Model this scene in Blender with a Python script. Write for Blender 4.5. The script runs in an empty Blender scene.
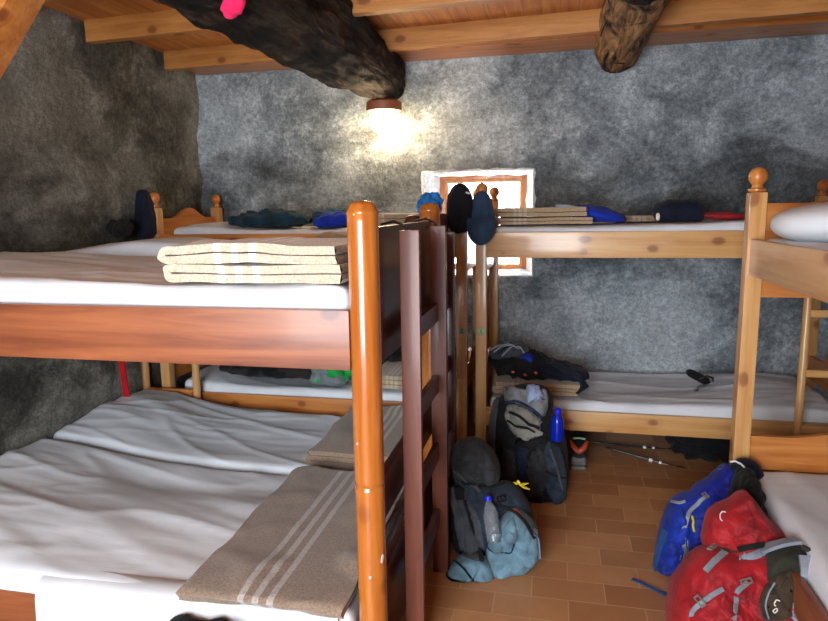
import bpy, bmesh, math, random
from mathutils import Vector, Matrix, noise, Euler
from mathutils.bvhtree import BVHTree
PI = math.pi
S = bpy.context.scene
COL = S.collection
V = Vector

# ------------------------------------------------------------------ camera
F = 640.0
Yd = V((142, -104, F)).normalized()
Zd = V((61, 3990, F)); Zd = (Zd - Zd.dot(Yd)*Yd).normalized(); Zu = -Zd
Xd = Yd.cross(Zu)
R3 = Matrix((Xd, Yd, Zu))            # camera vector -> world vector
CAM = V((0, 0, 1.6))
def ray(px, py): return (R3 @ V((px-414, py-310.5, F))).normalized()
def at(px, py, X=None, Y=None, Z=None):
    """the point of the place seen at a spot of the photo, on a known plane"""
    r = ray(px, py)
    if X is not None: t = (X-CAM.x)/r.x
    elif Y is not None: t = (Y-CAM.y)/r.y
    else: t = (Z-CAM.z)/r.z
    return CAM + t*r
cd = bpy.data.cameras.new('camera'); cam = bpy.data.objects.new('camera', cd); COL.objects.link(cam)
cr, cu, cb = R3.col[0], -R3.col[1], -R3.col[2]
cam.matrix_world = Matrix(((cr.x, cu.x, cb.x, CAM.x), (cr.y, cu.y, cb.y, CAM.y), (cr.z, cu.z, cb.z, CAM.z), (0, 0, 0, 1)))
cd.sensor_width = 36; cd.lens = F/828*36; cd.clip_start = .02
S.camera = cam

# ------------------------------------------------------------------ materials
def lin(c):
    return tuple(((v/255)/12.92 if v/255 <= .04045 else ((v/255+.055)/1.055)**2.4) for v in c) + (1,)
class MT:
    def __init__(s, name):
        s.m = bpy.data.materials.new(name); s.m.use_nodes = True
        s.n = s.m.node_tree.nodes; s.l = s.m.node_tree.links
        s.b = s.n['Principled BSDF']; s.tc = s.n.new('ShaderNodeTexCoord')
    def node(s, t, ins=None, **kw):
        n = s.n.new(t)
        for k, v in kw.items(): setattr(n, k, v)
        for k, v in (ins or {}).items():
            if hasattr(v, 'is_output'): s.l.new(v, n.inputs[k])
            else: n.inputs[k].default_value = v
        return n
    def mapping(s, scale, src=None, loc=(0, 0, 0), rot=(0, 0, 0)):
        return s.node('ShaderNodeMapping', {'Vector': src or s.tc.outputs['Object'], 'Scale': scale, 'Location': loc, 'Rotation': rot}).outputs[0]
    def noise(s, vec, scale, detail=4, rough=.55, dist=0):
        return s.node('ShaderNodeTexNoise', {'Vector': vec, 'Scale': scale, 'Detail': detail, 'Roughness': rough, 'Distortion': dist}).outputs['Fac']
    def ramp(s, fac, stops):
        n = s.node('ShaderNodeValToRGB', {'Fac': fac}); e = n.color_ramp.elements
        while len(e) < len(stops): e.new(.5)
        for i, (p, c) in enumerate(stops):
            e[i].position = p; e[i].color = c if len(c) == 4 else tuple(c)+(1,)
        return n.outputs[0]
    def mix(s, fac, a, b, mode='MIX'):
        n = s.node('ShaderNodeMix', data_type='RGBA', blend_type=mode)
        for k, v in ((0, fac), (6, a), (7, b)):
            if hasattr(v, 'is_output'): s.l.new(v, n.inputs[k])
            else: n.inputs[k].default_value = v
        return n.outputs[2]
    def math(s, op, a, b=0.):
        n = s.node('ShaderNodeMath', operation=op)
        for k, v in ((0, a), (1, b)):
            if hasattr(v, 'is_output'): s.l.new(v, n.inputs[k])
            else: n.inputs[k].default_value = v
        return n.outputs[0]
    def bump(s, h, strength=.3, dist=.005):
        n = s.node('ShaderNodeBump', {'Height': h, 'Strength': strength, 'Distance': dist}); s.l.new(n.outputs[0], s.b.inputs['Normal'])
    def done(s, col=None, rough=.6, spec=.5, **kw):
        if col is not None:
            if hasattr(col, 'is_output'): s.l.new(col, s.b.inputs['Base Color'])
            else: s.b.inputs['Base Color'].default_value = col
        if hasattr(rough, 'is_output'): s.l.new(rough, s.b.inputs['Roughness'])
        else: s.b.inputs['Roughness'].default_value = rough
        s.b.inputs['Specular IOR Level'].default_value = spec
        for k, v in kw.items(): s.b.inputs[k].default_value = v
        return s.m

def wood(name, light, mid, dark, axis, rough=.45, spec=.5, coat=0, knots=1.0, dens=1.0):
    m = MT(name)
    sc = [14*dens]*3; sc[axis] = .9
    v = m.mapping(tuple(sc))
    warp = m.noise(m.mapping((1.5, 1.5, 1.5)), 1.5, 2)
    g = m.noise(v, 1.6, 5, .6, .6)
    fine_s = [90]*3; fine_s[axis] = 2.5
    fine = m.noise(m.mapping(tuple(fine_s)), 1.0, 3)
    c = m.ramp(g, [(.3, lin(dark)), (.47, lin(mid)), (.66, lin(light))])
    c = m.mix(m.math('MULTIPLY', fine, .35), c, lin(tuple(int(x*.8) for x in mid)))
    c = m.mix(m.math('MULTIPLY', m.ramp(warp, [(.4, (0, 0, 0)), (.65, (1, 1, 1))]), .3), c, lin(light))
    ks = [6.5]*3; ks[axis] = 4.2
    vo = m.node('ShaderNodeTexVoronoi', {'Vector': m.mapping(tuple(ks), loc=(.3, .7, .2)), 'Scale': 1.0, 'Randomness': 1.0})
    k = m.ramp(m.math('ADD', vo.outputs['Distance'], m.math('MULTIPLY', m.math('SUBTRACT', g, .5), .12)), [(.10, (1, 1, 1)), (.15, (.6, .6, .6)), (.17, (.15, .15, .15)), (.30, (0, 0, 0))])
    c = m.mix(m.math('MULTIPLY', k, .7*knots), c, lin((int(dark[0]*.66), int(dark[1]*.46), int(dark[2]*.34))))
    m.bump(g, .08, .002)
    return m.done(c, rough, spec, **{'Coat Weight': coat, 'Coat Roughness': .12})

def woodset(name, *a, **k): return [wood(name+'_'+'xyz'[i], *a, axis=i, **k) for i in range(3)]
PINE = woodset('pine', (216, 172, 112), (202, 148, 88), (178, 120, 64), rough=.4, coat=.35)
ORANGE = woodset('orange_pine', (206, 138, 70), (182, 108, 46), (150, 78, 30), rough=.4, coat=.2)
STAIN = woodset('stained_pine', (158, 94, 58), (134, 74, 44), (104, 52, 32), rough=.42, coat=.12)
AMBER = woodset('amber_varnish', (192, 118, 46), (172, 95, 34), (140, 68, 24), rough=.25, coat=.8, knots=.6)
REDW = woodset('mahogany_stain', (128, 76, 58), (108, 58, 44), (84, 42, 34), rough=.45, coat=.08, knots=.2)
DARKW = woodset('dark_stain', (92, 52, 44), (72, 40, 34), (50, 28, 26), rough=.4, coat=.2, knots=.2)
RAFT = woodset('rafter_pine', (204, 144, 78), (188, 124, 60), (162, 98, 42), rough=.6)

def planks():
    m = MT('ceiling_boards')
    v = m.mapping((9, .7, 9)); g = m.noise(v, 2.2, 5, .6, .5)
    sep = m.node('ShaderNodeSeparateXYZ', {'Vector': m.tc.outputs['Object']})
    x = m.math('MULTIPLY', sep.outputs[0], 1/.105)
    fr = m.math('FRACT', x); fl = m.math('FLOOR', x)
    wn = m.node('ShaderNodeTexWhiteNoise', {'W': fl}, noise_dimensions='1D')
    c = m.ramp(g, [(.3, lin((168, 96, 42))), (.5, lin((198, 128, 62))), (.7, lin((216, 156, 86)))])
    c = m.mix(m.math('MULTIPLY', wn.outputs['Value'], .45), c, lin((184, 98, 44)))
    gap = m.ramp(fr, [(0, (1, 1, 1)), (.04, (0, 0, 0))])
    c = m.mix(gap, c, lin((70, 36, 18)))
    m.bump(m.math('SUBTRACT', 1, gap), .5, .004)
    return m.done(c, .55)

def plaster(name, base, light, dark, bump=.5, bdist=.012, dz=None, dark_amt=.8, fine=1.0):
    m = MT(name)
    o = m.tc.outputs['Object']
    big = m.noise(m.mapping((1, 1, 1)), 1.1, 5, .6, .4)
    med = m.noise(m.mapping((1, 1, 1), loc=(3, 1, 2)), 4.5, 6, .65, .3)
    fin = m.noise(m.mapping((1, 1, 1)), 30, 8, .78)
    gr = m.noise(m.mapping((1, 1, 1), loc=(1, 4, 2)), 85, 4, .7)
    med = m.math('ADD', m.math('MULTIPLY', med, .72), m.math('MULTIPLY', fin, .28))
    c = m.ramp(med, [(.34, lin(tuple(int(v*.7) for v in base))), (.5, lin(base)), (.64, lin(light))])
    c = m.mix(m.math('MULTIPLY', m.ramp(big, [(.45, (0, 0, 0)), (.6, (1, 1, 1))]), .6), c, lin(light))
    c = m.mix(m.math('MULTIPLY', m.ramp(big, [(.38, (1, 1, 1)), (.48, (0, 0, 0))]), .35), c, lin(tuple(int(v*.55) for v in base)))
    # soot and damp stains, with a shape of their own
    sep = m.node('ShaderNodeSeparateXYZ', {'Vector': o})
    st = m.noise(m.mapping((.9, .9, 1.5), loc=(7.3, 2, 1)), 1.7, 7, .62, .5)
    if dz:
        zz = m.node('ShaderNodeMapRange', {'Value': m.math('ABSOLUTE', m.math('SUBTRACT', sep.outputs[2], dz[0])), 'From Min': 0., 'From Max': dz[1], 'To Min': .13, 'To Max': -.12}).outputs[0]
        st = m.math('ADD', st, zz)
    stm = m.ramp(st, [(.47, (0, 0, 0)), (.66, (1, 1, 1))])
    c = m.mix(m.math('MULTIPLY', stm, dark_amt), c, lin(dark))
    speck = m.ramp(m.math('ADD', m.math('MULTIPLY', fin, .6), m.math('MULTIPLY', gr, .4)), [(.42, (.45, .45, .45)), (.5, (1, 1, 1)), (.58, (1.6, 1.6, 1.6))])
    c = m.mix(.8*fine, c, speck, 'MULTIPLY')
    h = m.math('ADD', m.math('MULTIPLY', med, 1.4), m.math('ADD', m.math('MULTIPLY', fin, .9), m.math('MULTIPLY', gr, .35)))
    m.bump(h, bump, bdist)
    return m.done(c, .92, .2)

def tiles():
    m = MT('terracotta_tiles')
    v = m.mapping((1, 1, 1), loc=(.07, .03, 0))
    br = m.node('ShaderNodeTexBrick', {'Vector': v, 'Color1': lin((204, 154, 104)), 'Color2': lin((158, 106, 66)), 'Mortar': lin((214, 180, 138)),
        'Scale': 1.0, 'Mortar Size': .0028, 'Mortar Smooth': .2, 'Bias': 0., 'Brick Width': .30, 'Row Height': .148})
    n = m.noise(m.mapping((1, 1, 1)), 7, 5, .6); n2 = m.noise(m.mapping((1, 1, 1)), 60, 3)
    c = m.mix(m.math('MULTIPLY', n, .55), br.outputs['Color'], lin((144, 92, 58)))
    c = m.mix(m.math('MULTIPLY', n2, .25), c, lin((180, 130, 86)))
    m.bump(m.math('SUBTRACT', 1, br.outputs['Fac']), .5, .003)
    return m.done(c, m.ramp(n, [(.3, (.28, .28, .28)), (.7, (.5, .5, .5))]), .5)

def logwood(name, a, b, dark, thr):
    m = MT(name)
    g = m.noise(m.mapping((9, 1.2, 9)), 1.6, 7, .7, 1.2)
    cut = m.node('ShaderNodeTexVoronoi', {'Vector': m.mapping((16, 5, 16)), 'Scale': 1.0})
    n = m.noise(m.mapping((1, 1, 1)), 3.3, 5, .6, .5)
    c = m.ramp(g, [(.35, lin(dark)), (.55, lin(a)), (.75, lin(b))])
    c = m.mix(m.ramp(n, [(thr, (0, 0, 0)), (thr+.08, (1, 1, 1))]), c, lin(dark))
    h = m.math('ADD', m.math('MULTIPLY', g, 1.2), cut.outputs['Distance'])
    m.bump(h, 1., .045)
    return m.done(c, .8, .2)

def cloth(name, c, var=.12, rough=.85, weave=260, sheen=.05, bump=.6, c2=None):
    m = MT(name)
    n = m.noise(m.mapping((1, 1, 1)), 9, 4, .6); w = m.noise(m.mapping((1, 1, 1)), weave, 2)
    d = lin(tuple(int(v*(1-var*2.2)) for v in c)); l = lin(tuple(min(255, int(v*(1+var))) for v in c))
    cc = m.ramp(n, [(.3, d), (.7, l)])
    if c2: cc = m.mix(m.ramp(m.noise(m.mapping((1, 1, 1)), 11, 3), [(.52, (0, 0, 0)), (.56, (1, 1, 1))]), cc, lin(c2))
    cr = m.noise(m.mapping((1, 1, 1), loc=(2, 2, 2)), 26, 5, .6, 1.2)
    m.bump(m.math('ADD', m.math('MULTIPLY', w, .12), m.math('ADD', n, m.math('MULTIPLY', cr, .7))), bump, .012)
    return m.done(cc, rough, .25, **{'Sheen Weight': sheen})

def sheetmat():
    m = MT('white_sheet')
    n = m.noise(m.mapping((.6, 5, 5)), 3, 4, .55, .6)
    n2 = m.noise(m.mapping((1, 1, 1)), 3, 3)
    c = m.ramp(n2, [(.35, lin((206, 211, 217))), (.65, lin((222, 227, 233)))])
    m.bump(n, .25, .008)
    return m.done(c, .75, .2)

def blanketmat(name, c, stripe, xs, axis=0, hw=.0085, smul=1.3):
    m = MT(name)
    n = m.noise(m.mapping((1, 1, 1)), 120, 3); n2 = m.noise(m.mapping((1, 1, 1)), 8, 4)
    cc = m.ramp(n, [(.3, lin(tuple(int(v*.82) for v in c))), (.7, lin(tuple(min(255, int(v*1.1)) for v in c)))])
    cc = m.mix(m.math('MULTIPLY', n2, .25), cc, lin(tuple(int(v*.8) for v in c)))
    sep = m.node('ShaderNodeSeparateXYZ', {'Vector': m.tc.outputs['Object']})
    tot = None
    for x0 in xs:
        d = m.math('ABSOLUTE', m.math('SUBTRACT', sep.outputs[axis], x0))
        q = m.math('LESS_THAN', d, hw)
        tot = q if tot is None else m.math('ADD', tot, q)
    if tot is not None: cc = m.mix(m.math('MULTIPLY', m.math('MULTIPLY', tot, m.math('ADD', n, .05)), smul), cc, lin(stripe))
    m.bump(m.math('ADD', m.math('MULTIPLY', n, .5), n2), .35, .005)
    return m.done(cc, .95, .1, **{'Sheen Weight': .3})

def plain(name, c, rough=.5, spec=.5, **kw):
    m = MT(name)
    n = m.noise(m.mapping((1, 1, 1)), 25, 3)
    cc = m.ramp(n, [(.3, lin(tuple(int(v*.88) for v in c))), (.7, lin(c))])
    return m.done(cc, rough, spec, **kw)

M = {}
M['sheet'] = sheetmat()
M['ceil'] = planks(); M['floor'] = tiles()
M['wallb'] = plaster('grey_plaster', (146, 157, 165), (206, 215, 221), (52, 52, 50), .8, .03, (1.62, .75), .72, .6)
M['walll'] = plaster('rough_grey_plaster', (118, 116, 108), (166, 163, 154), (50, 47, 42), 1., .035, (1.3, 1.2), .8, .6)
M['walls'] = plaster('side_plaster', (128, 128, 126), (160, 160, 158), (60, 58, 56), .5, .012, None, .5)
M['reveal'] = plaster('white_reveal', (205, 208, 212), (232, 234, 236), (150, 150, 150), .4, .01, None, .3, .4)
M['log1'] = logwood('charred_log', (66, 50, 38), (150, 116, 86), (14, 12, 11), .49)
M['log2'] = logwood('adzed_log', (190, 144, 98), (214, 174, 128), (24, 19, 17), .505)
M['black'] = cloth('black_fabric', (20, 21, 24), .15)
M['blackp'] = plain('black_plastic', (16, 16, 18), .35)
M['dgrey'] = cloth('charcoal_fabric', (48, 50, 54), .15)
M['grey'] = cloth('stone_grey_fabric', (136, 134, 126), .12)
M['grey2'] = cloth('cool_grey_fabric', (118, 122, 126), .12)
M['lgrey'] = cloth('silver_webbing', (136, 144, 156), .08)
M['mgrey'] = cloth('slate_mesh', (74, 78, 84), .12)
M['paleblue'] = cloth('pale_blue_lining', (150, 170, 204), .1)
M['dblue'] = cloth('dark_blue_mesh', (30, 40, 72), .2)
M['teal'] = cloth('dusty_teal_fabric', (100, 134, 150), .1)
M['slateb'] = cloth('blue_slate_fabric', (44, 56, 70), .15)
M['red'] = cloth('red_nylon', (158, 28, 36), .12, .6)
M['blue'] = cloth('royal_blue_nylon', (22, 50, 156), .15, .6)
M['blue2'] = cloth('deep_blue_nylon', (18, 34, 140), .15, .6)
M['capblue'] = cloth('slate_blue_cotton', (48, 70, 96), .08)
M['capblack'] = cloth('ink_black_cotton', (20, 22, 30), .1)
M['cyan'] = cloth('bright_blue_towelling', (28, 118, 196), .2)
M['navy'] = cloth('navy_fabric', (16, 22, 42), .2)
M['tealdark'] = cloth('dark_teal_cotton', (22, 52, 66), .2)
M['tealblue'] = cloth('petrol_blue_cotton', (20, 66, 98), .2)
M['cobalt'] = cloth('cobalt_fabric', (20, 50, 170), .12)
M['green'] = cloth('green_grey_jersey', (130, 136, 142), .1, c2=(24, 160, 74))
M['blackstripe'] = cloth('black_brown_cotton', (22, 21, 22), .2, c2=(44, 40, 40))
M['redstrap'] = cloth('red_strap', (176, 18, 30), .08)
M['pink'] = cloth('pink_cloth', (226, 34, 92), .1)
M['white'] = plain('white_plastic', (230, 230, 228), .4)
M['metal'] = plain('pale_metal', (200, 204, 208), .3, .5, Metallic=.8)
M['darkmetal'] = plain('dark_metal', (60, 60, 62), .35, .5, Metallic=.7)
M['yellow'] = plain('yellow_cord', (214, 190, 30), .5)
M['khaki'] = cloth('brown_khaki_fabric', (60, 50, 36), .15)
M['orange'] = plain('coral_rubber', (206, 84, 52), .5)
M['sole'] = plain('grey_rubber', (120, 122, 122), .6)
M['tag'] = plain('mint_sticker', (150, 196, 158), .6)
M['ink'] = plain('black_ink', (20, 24, 22), .6)
M['bluecap'] = plain('blue_cap', (24, 40, 210), .35)
M['terra'] = plain('terracotta_lamp_base', (150, 84, 52), .55)
M['bluestrap'] = cloth('blue_webbing', (34, 74, 130), .08)
M['olive'] = cloth('olive_black_fabric', (44, 44, 34), .15)
M['bl_up'] = blanketmat('wool_lit_tone', (206, 190, 168), (240, 237, 230), (.19, .25, .31), 0, .013)  # same wool as the lower blankets; strong front light put into its colour
M['bl_low'] = blanketmat('wool_shade_tone', (140, 122, 106), (196, 192, 190), (.22, .27, .32), 0, .011, 1.0)  # same wool as the upper blankets; lower bunk's shade put into its colour
M['bl_low2'] = blanketmat('wool_shade_tone_back', (150, 128, 108), (196, 190, 184), (.27, .31, .35), 0, .010)  # same wool again for the second lower bunk, shade put into its colour
M['bl_far'] = blanketmat('beige_wool', (172, 150, 122), (226, 216, 200), (.12, .15, .18), 0, .01, .5)
M['bl_brown'] = blanketmat('brown_wool', (158, 130, 96), (180, 160, 130), (), 0)
m = MT('bottle_plastic'); m.b.inputs['Transmission Weight'].default_value = .9; M['clear'] = m.done((.8, .88, .95, 1), .08, .5, IOR=1.3)
m = MT('blue_bottle'); m.b.inputs['Transmission Weight'].default_value = .35; M['bluebottle'] = m.done(lin((16, 46, 190)), .1, .6, IOR=1.4)
m = MT('window_glass'); m.b.inputs['Transmission Weight'].default_value = 1.; M['glass'] = m.done((1, 1, 1, 1), 0., .5, IOR=1.02)
m = MT('lamp_globe'); M['globe'] = m.done((1, .9, .75, 1), .3, .5, **{'Emission Color': (1, .74, .42, 1), 'Emission Strength': 60.})

# ------------------------------------------------------------------ mesh helpers
def newbm(): return bmesh.new()
def rot_to(axis):
    return V((0, 0, 1)).rotation_difference(V(axis).normalized()).to_matrix().to_4x4()
def add_box(bm, lo, hi, bev=.004, mat=None):
    lo, hi = V(lo), V(hi)
    d = hi-lo
    t = bmesh.new(); bmesh.ops.create_cube(t, size=1)
    for v in t.verts: v.co = V(((v.co.x+.5)*d.x+lo.x, (v.co.y+.5)*d.y+lo.y, (v.co.z+.5)*d.z+lo.z))
    if bev: bmesh.ops.bevel(t, geom=t.edges[:]+t.verts[:], offset=min(bev, min(d)*.4), segments=2, profile=.7, affect='EDGES')
    if mat: bmesh.ops.transform(t, matrix=mat, verts=t.verts)
    merge(bm, t)
def merge(bm, t):
    me = bpy.data.meshes.new('t'); t.to_mesh(me); t.free(); bm.from_mesh(me); bpy.data.meshes.remove(me)
def beam(bm, p, q, w, h, bev=.004, up=(0, 0, 1)):
    """box section from p to q; w across, h along up"""
    p, q = V(p), V(q); d = q-p; L = d.length; d.normalize()
    s = d.cross(V(up)).normalized(); u = s.cross(d)
    mt = Matrix(((d.x, s.x, u.x, p.x), (d.y, s.y, u.y, p.y), (d.z, s.z, u.z, p.z), (0, 0, 0, 1)))
    add_box(bm, (0, -w/2, -h/2), (L, w/2, h/2), bev, mt)
def tube(bm, pts, rad, seg=10, cap=True, squash=1.0):
    pts = [V(p) for p in pts]; n = len(pts)
    if not hasattr(rad, '__len__'): rad = [rad]*n
    rings = []; prev = None
    for i, p in enumerate(pts):
        d = (pts[min(i+1, n-1)]-pts[max(i-1, 0)]).normalized()
        if prev is None:
            a = V((0, 0, 1)) if abs(d.z) < .9 else V((1, 0, 0))
            u = d.cross(a).normalized()
        else: u = (prev-prev.dot(d)*d).normalized()
        prev = u; w = d.cross(u)
        rings.append([bm.verts.new(p+rad[i]*(math.cos(2*PI*k/seg)*u+squash*math.sin(2*PI*k/seg)*w)) for k in range(seg)])
    for a, b in zip(rings, rings[1:]):
        for k in range(seg): bm.faces.new((a[k], a[(k+1) % seg], b[(k+1) % seg], b[k]))
    if cap: bm.faces.new(rings[0][::-1]); bm.faces.new(rings[-1])
def lathe(bm, base, prof, seg=20, axis=(0, 0, 1)):
    b = V(base); a = V(axis).normalized()
    tube(bm, [b+a*z for r, z in prof], [max(r, .0004) for r, z in prof], seg) if False else _lathe(bm, b, a, prof, seg)
def _lathe(bm, b, a, prof, seg):
    u = a.orthogonal().normalized(); w = a.cross(u); rings = []
    for r, z in prof:
        r = max(r, .0003)
        rings.append([bm.verts.new(b+a*z+r*(math.cos(2*PI*k/seg)*u+math.sin(2*PI*k/seg)*w)) for k in range(seg)])
    for p, q in zip(rings, rings[1:]):
        for k in range(seg): bm.faces.new((p[k], p[(k+1) % seg], q[(k+1) % seg], q[k]))
    bm.faces.new(rings[0][::-1]); bm.faces.new(rings[-1])
def prism(bm, pts2, f, th):
    """polygon pts2 -> f(a,b,t) for t in 0..th"""
    a = [bm.verts.new(f(x, y, 0)) for x, y in pts2]; b = [bm.verts.new(f(x, y, th)) for x, y in pts2]
    n = len(a)
    bm.faces.new(a[::-1]); bm.faces.new(b)
    for i in range(n): bm.faces.new((a[i], a[(i+1) % n], b[(i+1) % n], b[i]))
def rbox(bm, c, dims, r, res, disp=None, mat=None):
    """soft box: fine grid, rounded by r, then pushed about by disp(p local, normal) -> Vector"""
    dx, dy, dz = [d/2 for d in dims]
    n = [max(2, int(round(2*h/res))) for h in (dx, dy, dz)]
    t = bmesh.new(); H = (dx, dy, dz); cache = {}
    def vert(i, j, k):
        key = (i, j, k)
        if key in cache: return cache[key]
        p = V((-dx+2*dx*i/n[0], -dy+2*dy*j/n[1], -dz+2*dz*k/n[2]))
        rr = min(r, dx, dy, dz)
        q = V([max(-H[a]+rr, min(H[a]-rr, p[a])) for a in range(3)])
        d = p-q
        if d.length > 1e-9:
            nn = d.normalized(); p = q+nn*rr
        else: nn = p.normalized()
        if disp: p = p+disp(p, nn)
        cache[key] = t.verts.new(p); return cache[key]
    for a in range(3):
        b_, c_ = (a+1) % 3, (a+2) % 3
        for s in (0, n[a]):
            for i in range(n[b_]):
                for j in range(n[c_]):
                    q = []
                    for (u, w) in ((0, 0), (1, 0), (1, 1), (0, 1)):
                        k = [0, 0, 0]; k[a] = s; k[b_] = i+u; k[c_] = j+w; q.append(vert(*k))
                    if s == 0: q = q[::-1]
                    t.faces.new(q)
    mt = Matrix.Translation(V(c))
    if mat: mt = mt @ mat.to_4x4()
    bmesh.ops.transform(t, matrix=mt, verts=t.verts); merge(bm, t)
def fbm(p, o=4):
    v = 0; a = 1
    for _ in range(o): v += a*noise.noise(p); p = p*2.03+V((3.1, 1.7, 5.2)); a *= .5
    return v
def ridge(p): return 1-abs(noise.noise(p))*2
def blob(bm, c, dims, rot=(0, 0, 0), e=2.6, seed=0, amp=.12, fr=4, wr=.03, wfr=9, seg=(56, 36), stretch=(1, 1, 1), shape=None, flat=None, cr=0, crf=8):
    """soft fabric lump: superellipsoid with bulges and creases"""
    dims = V(dims)/2; t = bmesh.new(); bmesh.ops.create_uvsphere(t, u_segments=seg[0], v_segments=seg[1], radius=1)
    so = V((seed*7.3, seed*3.1, seed*5.7)); md = min(dims)
    for v in t.verts:
        p = v.co.copy()
        k = (abs(p.x)**e+abs(p.y)**e+abs(p.z)**e)**(-1/e)
        p *= k
        q = V((p.x*dims.x, p.y*dims.y, p.z*dims.z))
        nrm = v.co.normalized()
        f = fbm(q*fr+so, 3)*amp*md*2 + (ridge(V((q.x*stretch[0], q.y*stretch[1], q.z*stretch[2]))*wfr+so)**3)*wr*md*2
        if cr:
            d_ = noise.voronoi(q*crf+so)[0]; f += (min(.5, d_[1]-d_[0])-.2)*cr*md
        if shape: q = shape(q)
        v.co = q+nrm*f
    mt = Matrix.Translation(V(c)) @ Euler(rot).to_matrix().to_4x4()
    bmesh.ops.transform(t, matrix=mt, verts=t.verts)
    if flat is not None:
        for v in t.verts: v.co.z = max(v.co.z, flat)
    merge(bm, t)
def bent_sheet(bm, path, th, w0, w1, nw, f, disp=None, sub=6):
    """thick cloth: a smooth 2D path (a,b) swept along w; f(a,b,w) -> point"""
    P = []
    n = len(path)
    for i in range(n-1):
        p0, p1, p2, p3 = [V(path[max(0, min(n-1, i+d))]) for d in (-1, 0, 1, 2)]
        for s in range(sub):
            t = s/sub
            P.append(.5*((2*p1)+(-p0+p2)*t+(2*p0-5*p1+4*p2-p3)*t*t+(-p0+3*p1-3*p2+p3)*t**3))
    P.append(V(path[-1]))
    def nor(i):
        d = (P[min(i+1, len(P)-1)]-P[max(i-1, 0)]).normalized(); return V((-d.y, d.x))
    out = [P[i]+nor(i)*th/2 for i in range(len(P))]; inn = [P[i]-nor(i)*th/2 for i in range(len(P))]
    loop = out+[P[-1]+(P[-1]-P[-2]).normalized()*th*.35]+inn[::-1]+[P[0]+(P[0]-P[1]).normalized()*th*.35]
    rings = []
    for j in range(nw+1):
        w = w0+(w1-w0)*j/nw; ring = []
        for a, b in loop:
            p = V(f(a, b, w))
            if disp: p += disp(p)
            ring.append(bm.verts.new(p))
        rings.append(ring)
    m = len(loop)
    for a, b in zip(rings, rings[1:]):
        for k in range(m): bm.faces.new((a[k], a[(k+1) % m], b[(k+1) % m], b[k]))
    # close ends strip-wise
    for r, fl in ((rings[0], 1), (rings[-1], 0)):
        k = len(P)
        for i in range(k-1):
            q = [r[i], r[i+1], r[m-1-1-i-1+0], r[m-2-i]]
            q = [r[i], r[i+1], r[k+1+(k-1-(i+1))], r[k+1+(k-1-i)]]
            try: bm.faces.new(q if fl else q[::-1])
            except ValueError: pass

def obj(name, bm, mat, parent=None, smooth=True, loc=None, label=None, auto=35):
    """link one mesh; bm is in world space, loc (or the parent's place) becomes its origin"""
    o_ = V(loc) if loc is not None else (world_loc(parent) if parent else V((0, 0, 0)))
    bmesh.ops.recalc_face_normals(bm, faces=bm.faces[:])
    for v in bm.verts: v.co -= o_
    me = bpy.data.meshes.new(name); 
    if smooth:
        for f in bm.faces: f.smooth = True
        for e in bm.edges:
            if len(e.link_faces) == 2 and e.calc_face_angle(0) > math.radians(auto): e.smooth = False
    bm.to_mesh(me); bm.free()
    me.materials.append(mat)
    o = bpy.data.objects.new(name, me); COL.objects.link(o)
    if parent:
        o.parent = parent; o.location = o_-world_loc(parent)
    else: o.location = o_
    if label: o['label'] = label
    return o
def world_loc(o):
    l = V((0, 0, 0))
    while o: l += V(o.location); o = o.parent
    return l
def thing(name, label, cat, loc, group=None):
    o = bpy.data.objects.new(name, None); o.empty_display_size = .05; COL.objects.link(o); o.location = loc
    o['label'] = label; o['category'] = cat
    if group: o['group'] = group
    return o
def tag(o, label, cat, group=None):
    o['label'] = label; o['category'] = cat
    if group: o['group'] = group
    return o
def struct(name, bm, mat, **k):
    o = obj(name, bm, mat, **k); o['kind'] = 'structure'; return o

# ------------------------------------------------------------------ the room
XL, XR, YB, YF, ZC = -2.75, 2.3, 4.7, -1.3, 2.72
bm = newbm(); add_box(bm, (XL-.6, YF-.3, -.12), (XR+.3, YB+.6, 0), 0); struct('floor', bm, M['floor'], smooth=False)
bm = newbm(); add_box(bm, (XL-.6, YF-.3, ZC), (XR+.3, YB+.6, ZC+.08), 0); struct('ceiling', bm, M['ceil'], smooth=False)

def relief_wall(name, mat, u0, u1, z0, z1, f, thick, amp, fr, hole=None, res=.035, seed=0, off=None):
    """wall face as a fine grid with real unevenness; f(u, z, d) -> point, d outwards from the room"""
    bm = newbm(); nu = int((u1-u0)/res); nz = int((z1-z0)/res)
    us = [u0+(u1-u0)*i/nu for i in range(nu+1)]; zs = [z0+(z1-z0)*i/nz for i in range(nz+1)]
    if hole:
        def snap(a, val):
            k = min(range(len(a)), key=lambda i: abs(a[i]-val)); a[k] = val; return k
        i0, i1, k0, k1 = snap(us, hole[0]), snap(us, hole[1]), snap(zs, hole[2]), snap(zs, hole[3])
    g = {}
    for i, u in enumerate(us):
        for k, z in enumerate(zs):
            p = V((u*fr, z*fr, seed))
            d = fbm(p, 5)*amp + (off(u, z) if off else 0)
            g[i, k] = bm.verts.new(f(u, z, d))
    for i in range(nu):
        for k in range(nz):
            if hole and i0 <= i < i1 and k0 <= k < k1: continue
            bm.faces.new((g[i, k], g[i+1, k], g[i+1, k+1], g[i, k+1]))
    # outer skin
    if hole:
        rects = [(u0, hole[0], z0, z1), (hole[1], u1, z0, z1), (hole[0], hole[1], z0, hole[2]), (hole[0], hole[1], hole[3], z1)]
    else: rects = [(u0, u1, z0, z1)]
    for a, b, c, d in rects:
        bm.faces.new([bm.verts.new(f(x, z, thick)) for x, z in ((a, c), (b, c), (b, d), (a, d))])
    return struct(name, bm, mat, auto=180)
HB = (-.958, -.162, 1.108, 1.862)
relief_wall('wall_back', M['wallb'], XL-.1, XR, 0, ZC, lambda u, z, d: V((u, YB+d, z)), .42, .012, 2.2, HB, .03, 1)
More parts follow.
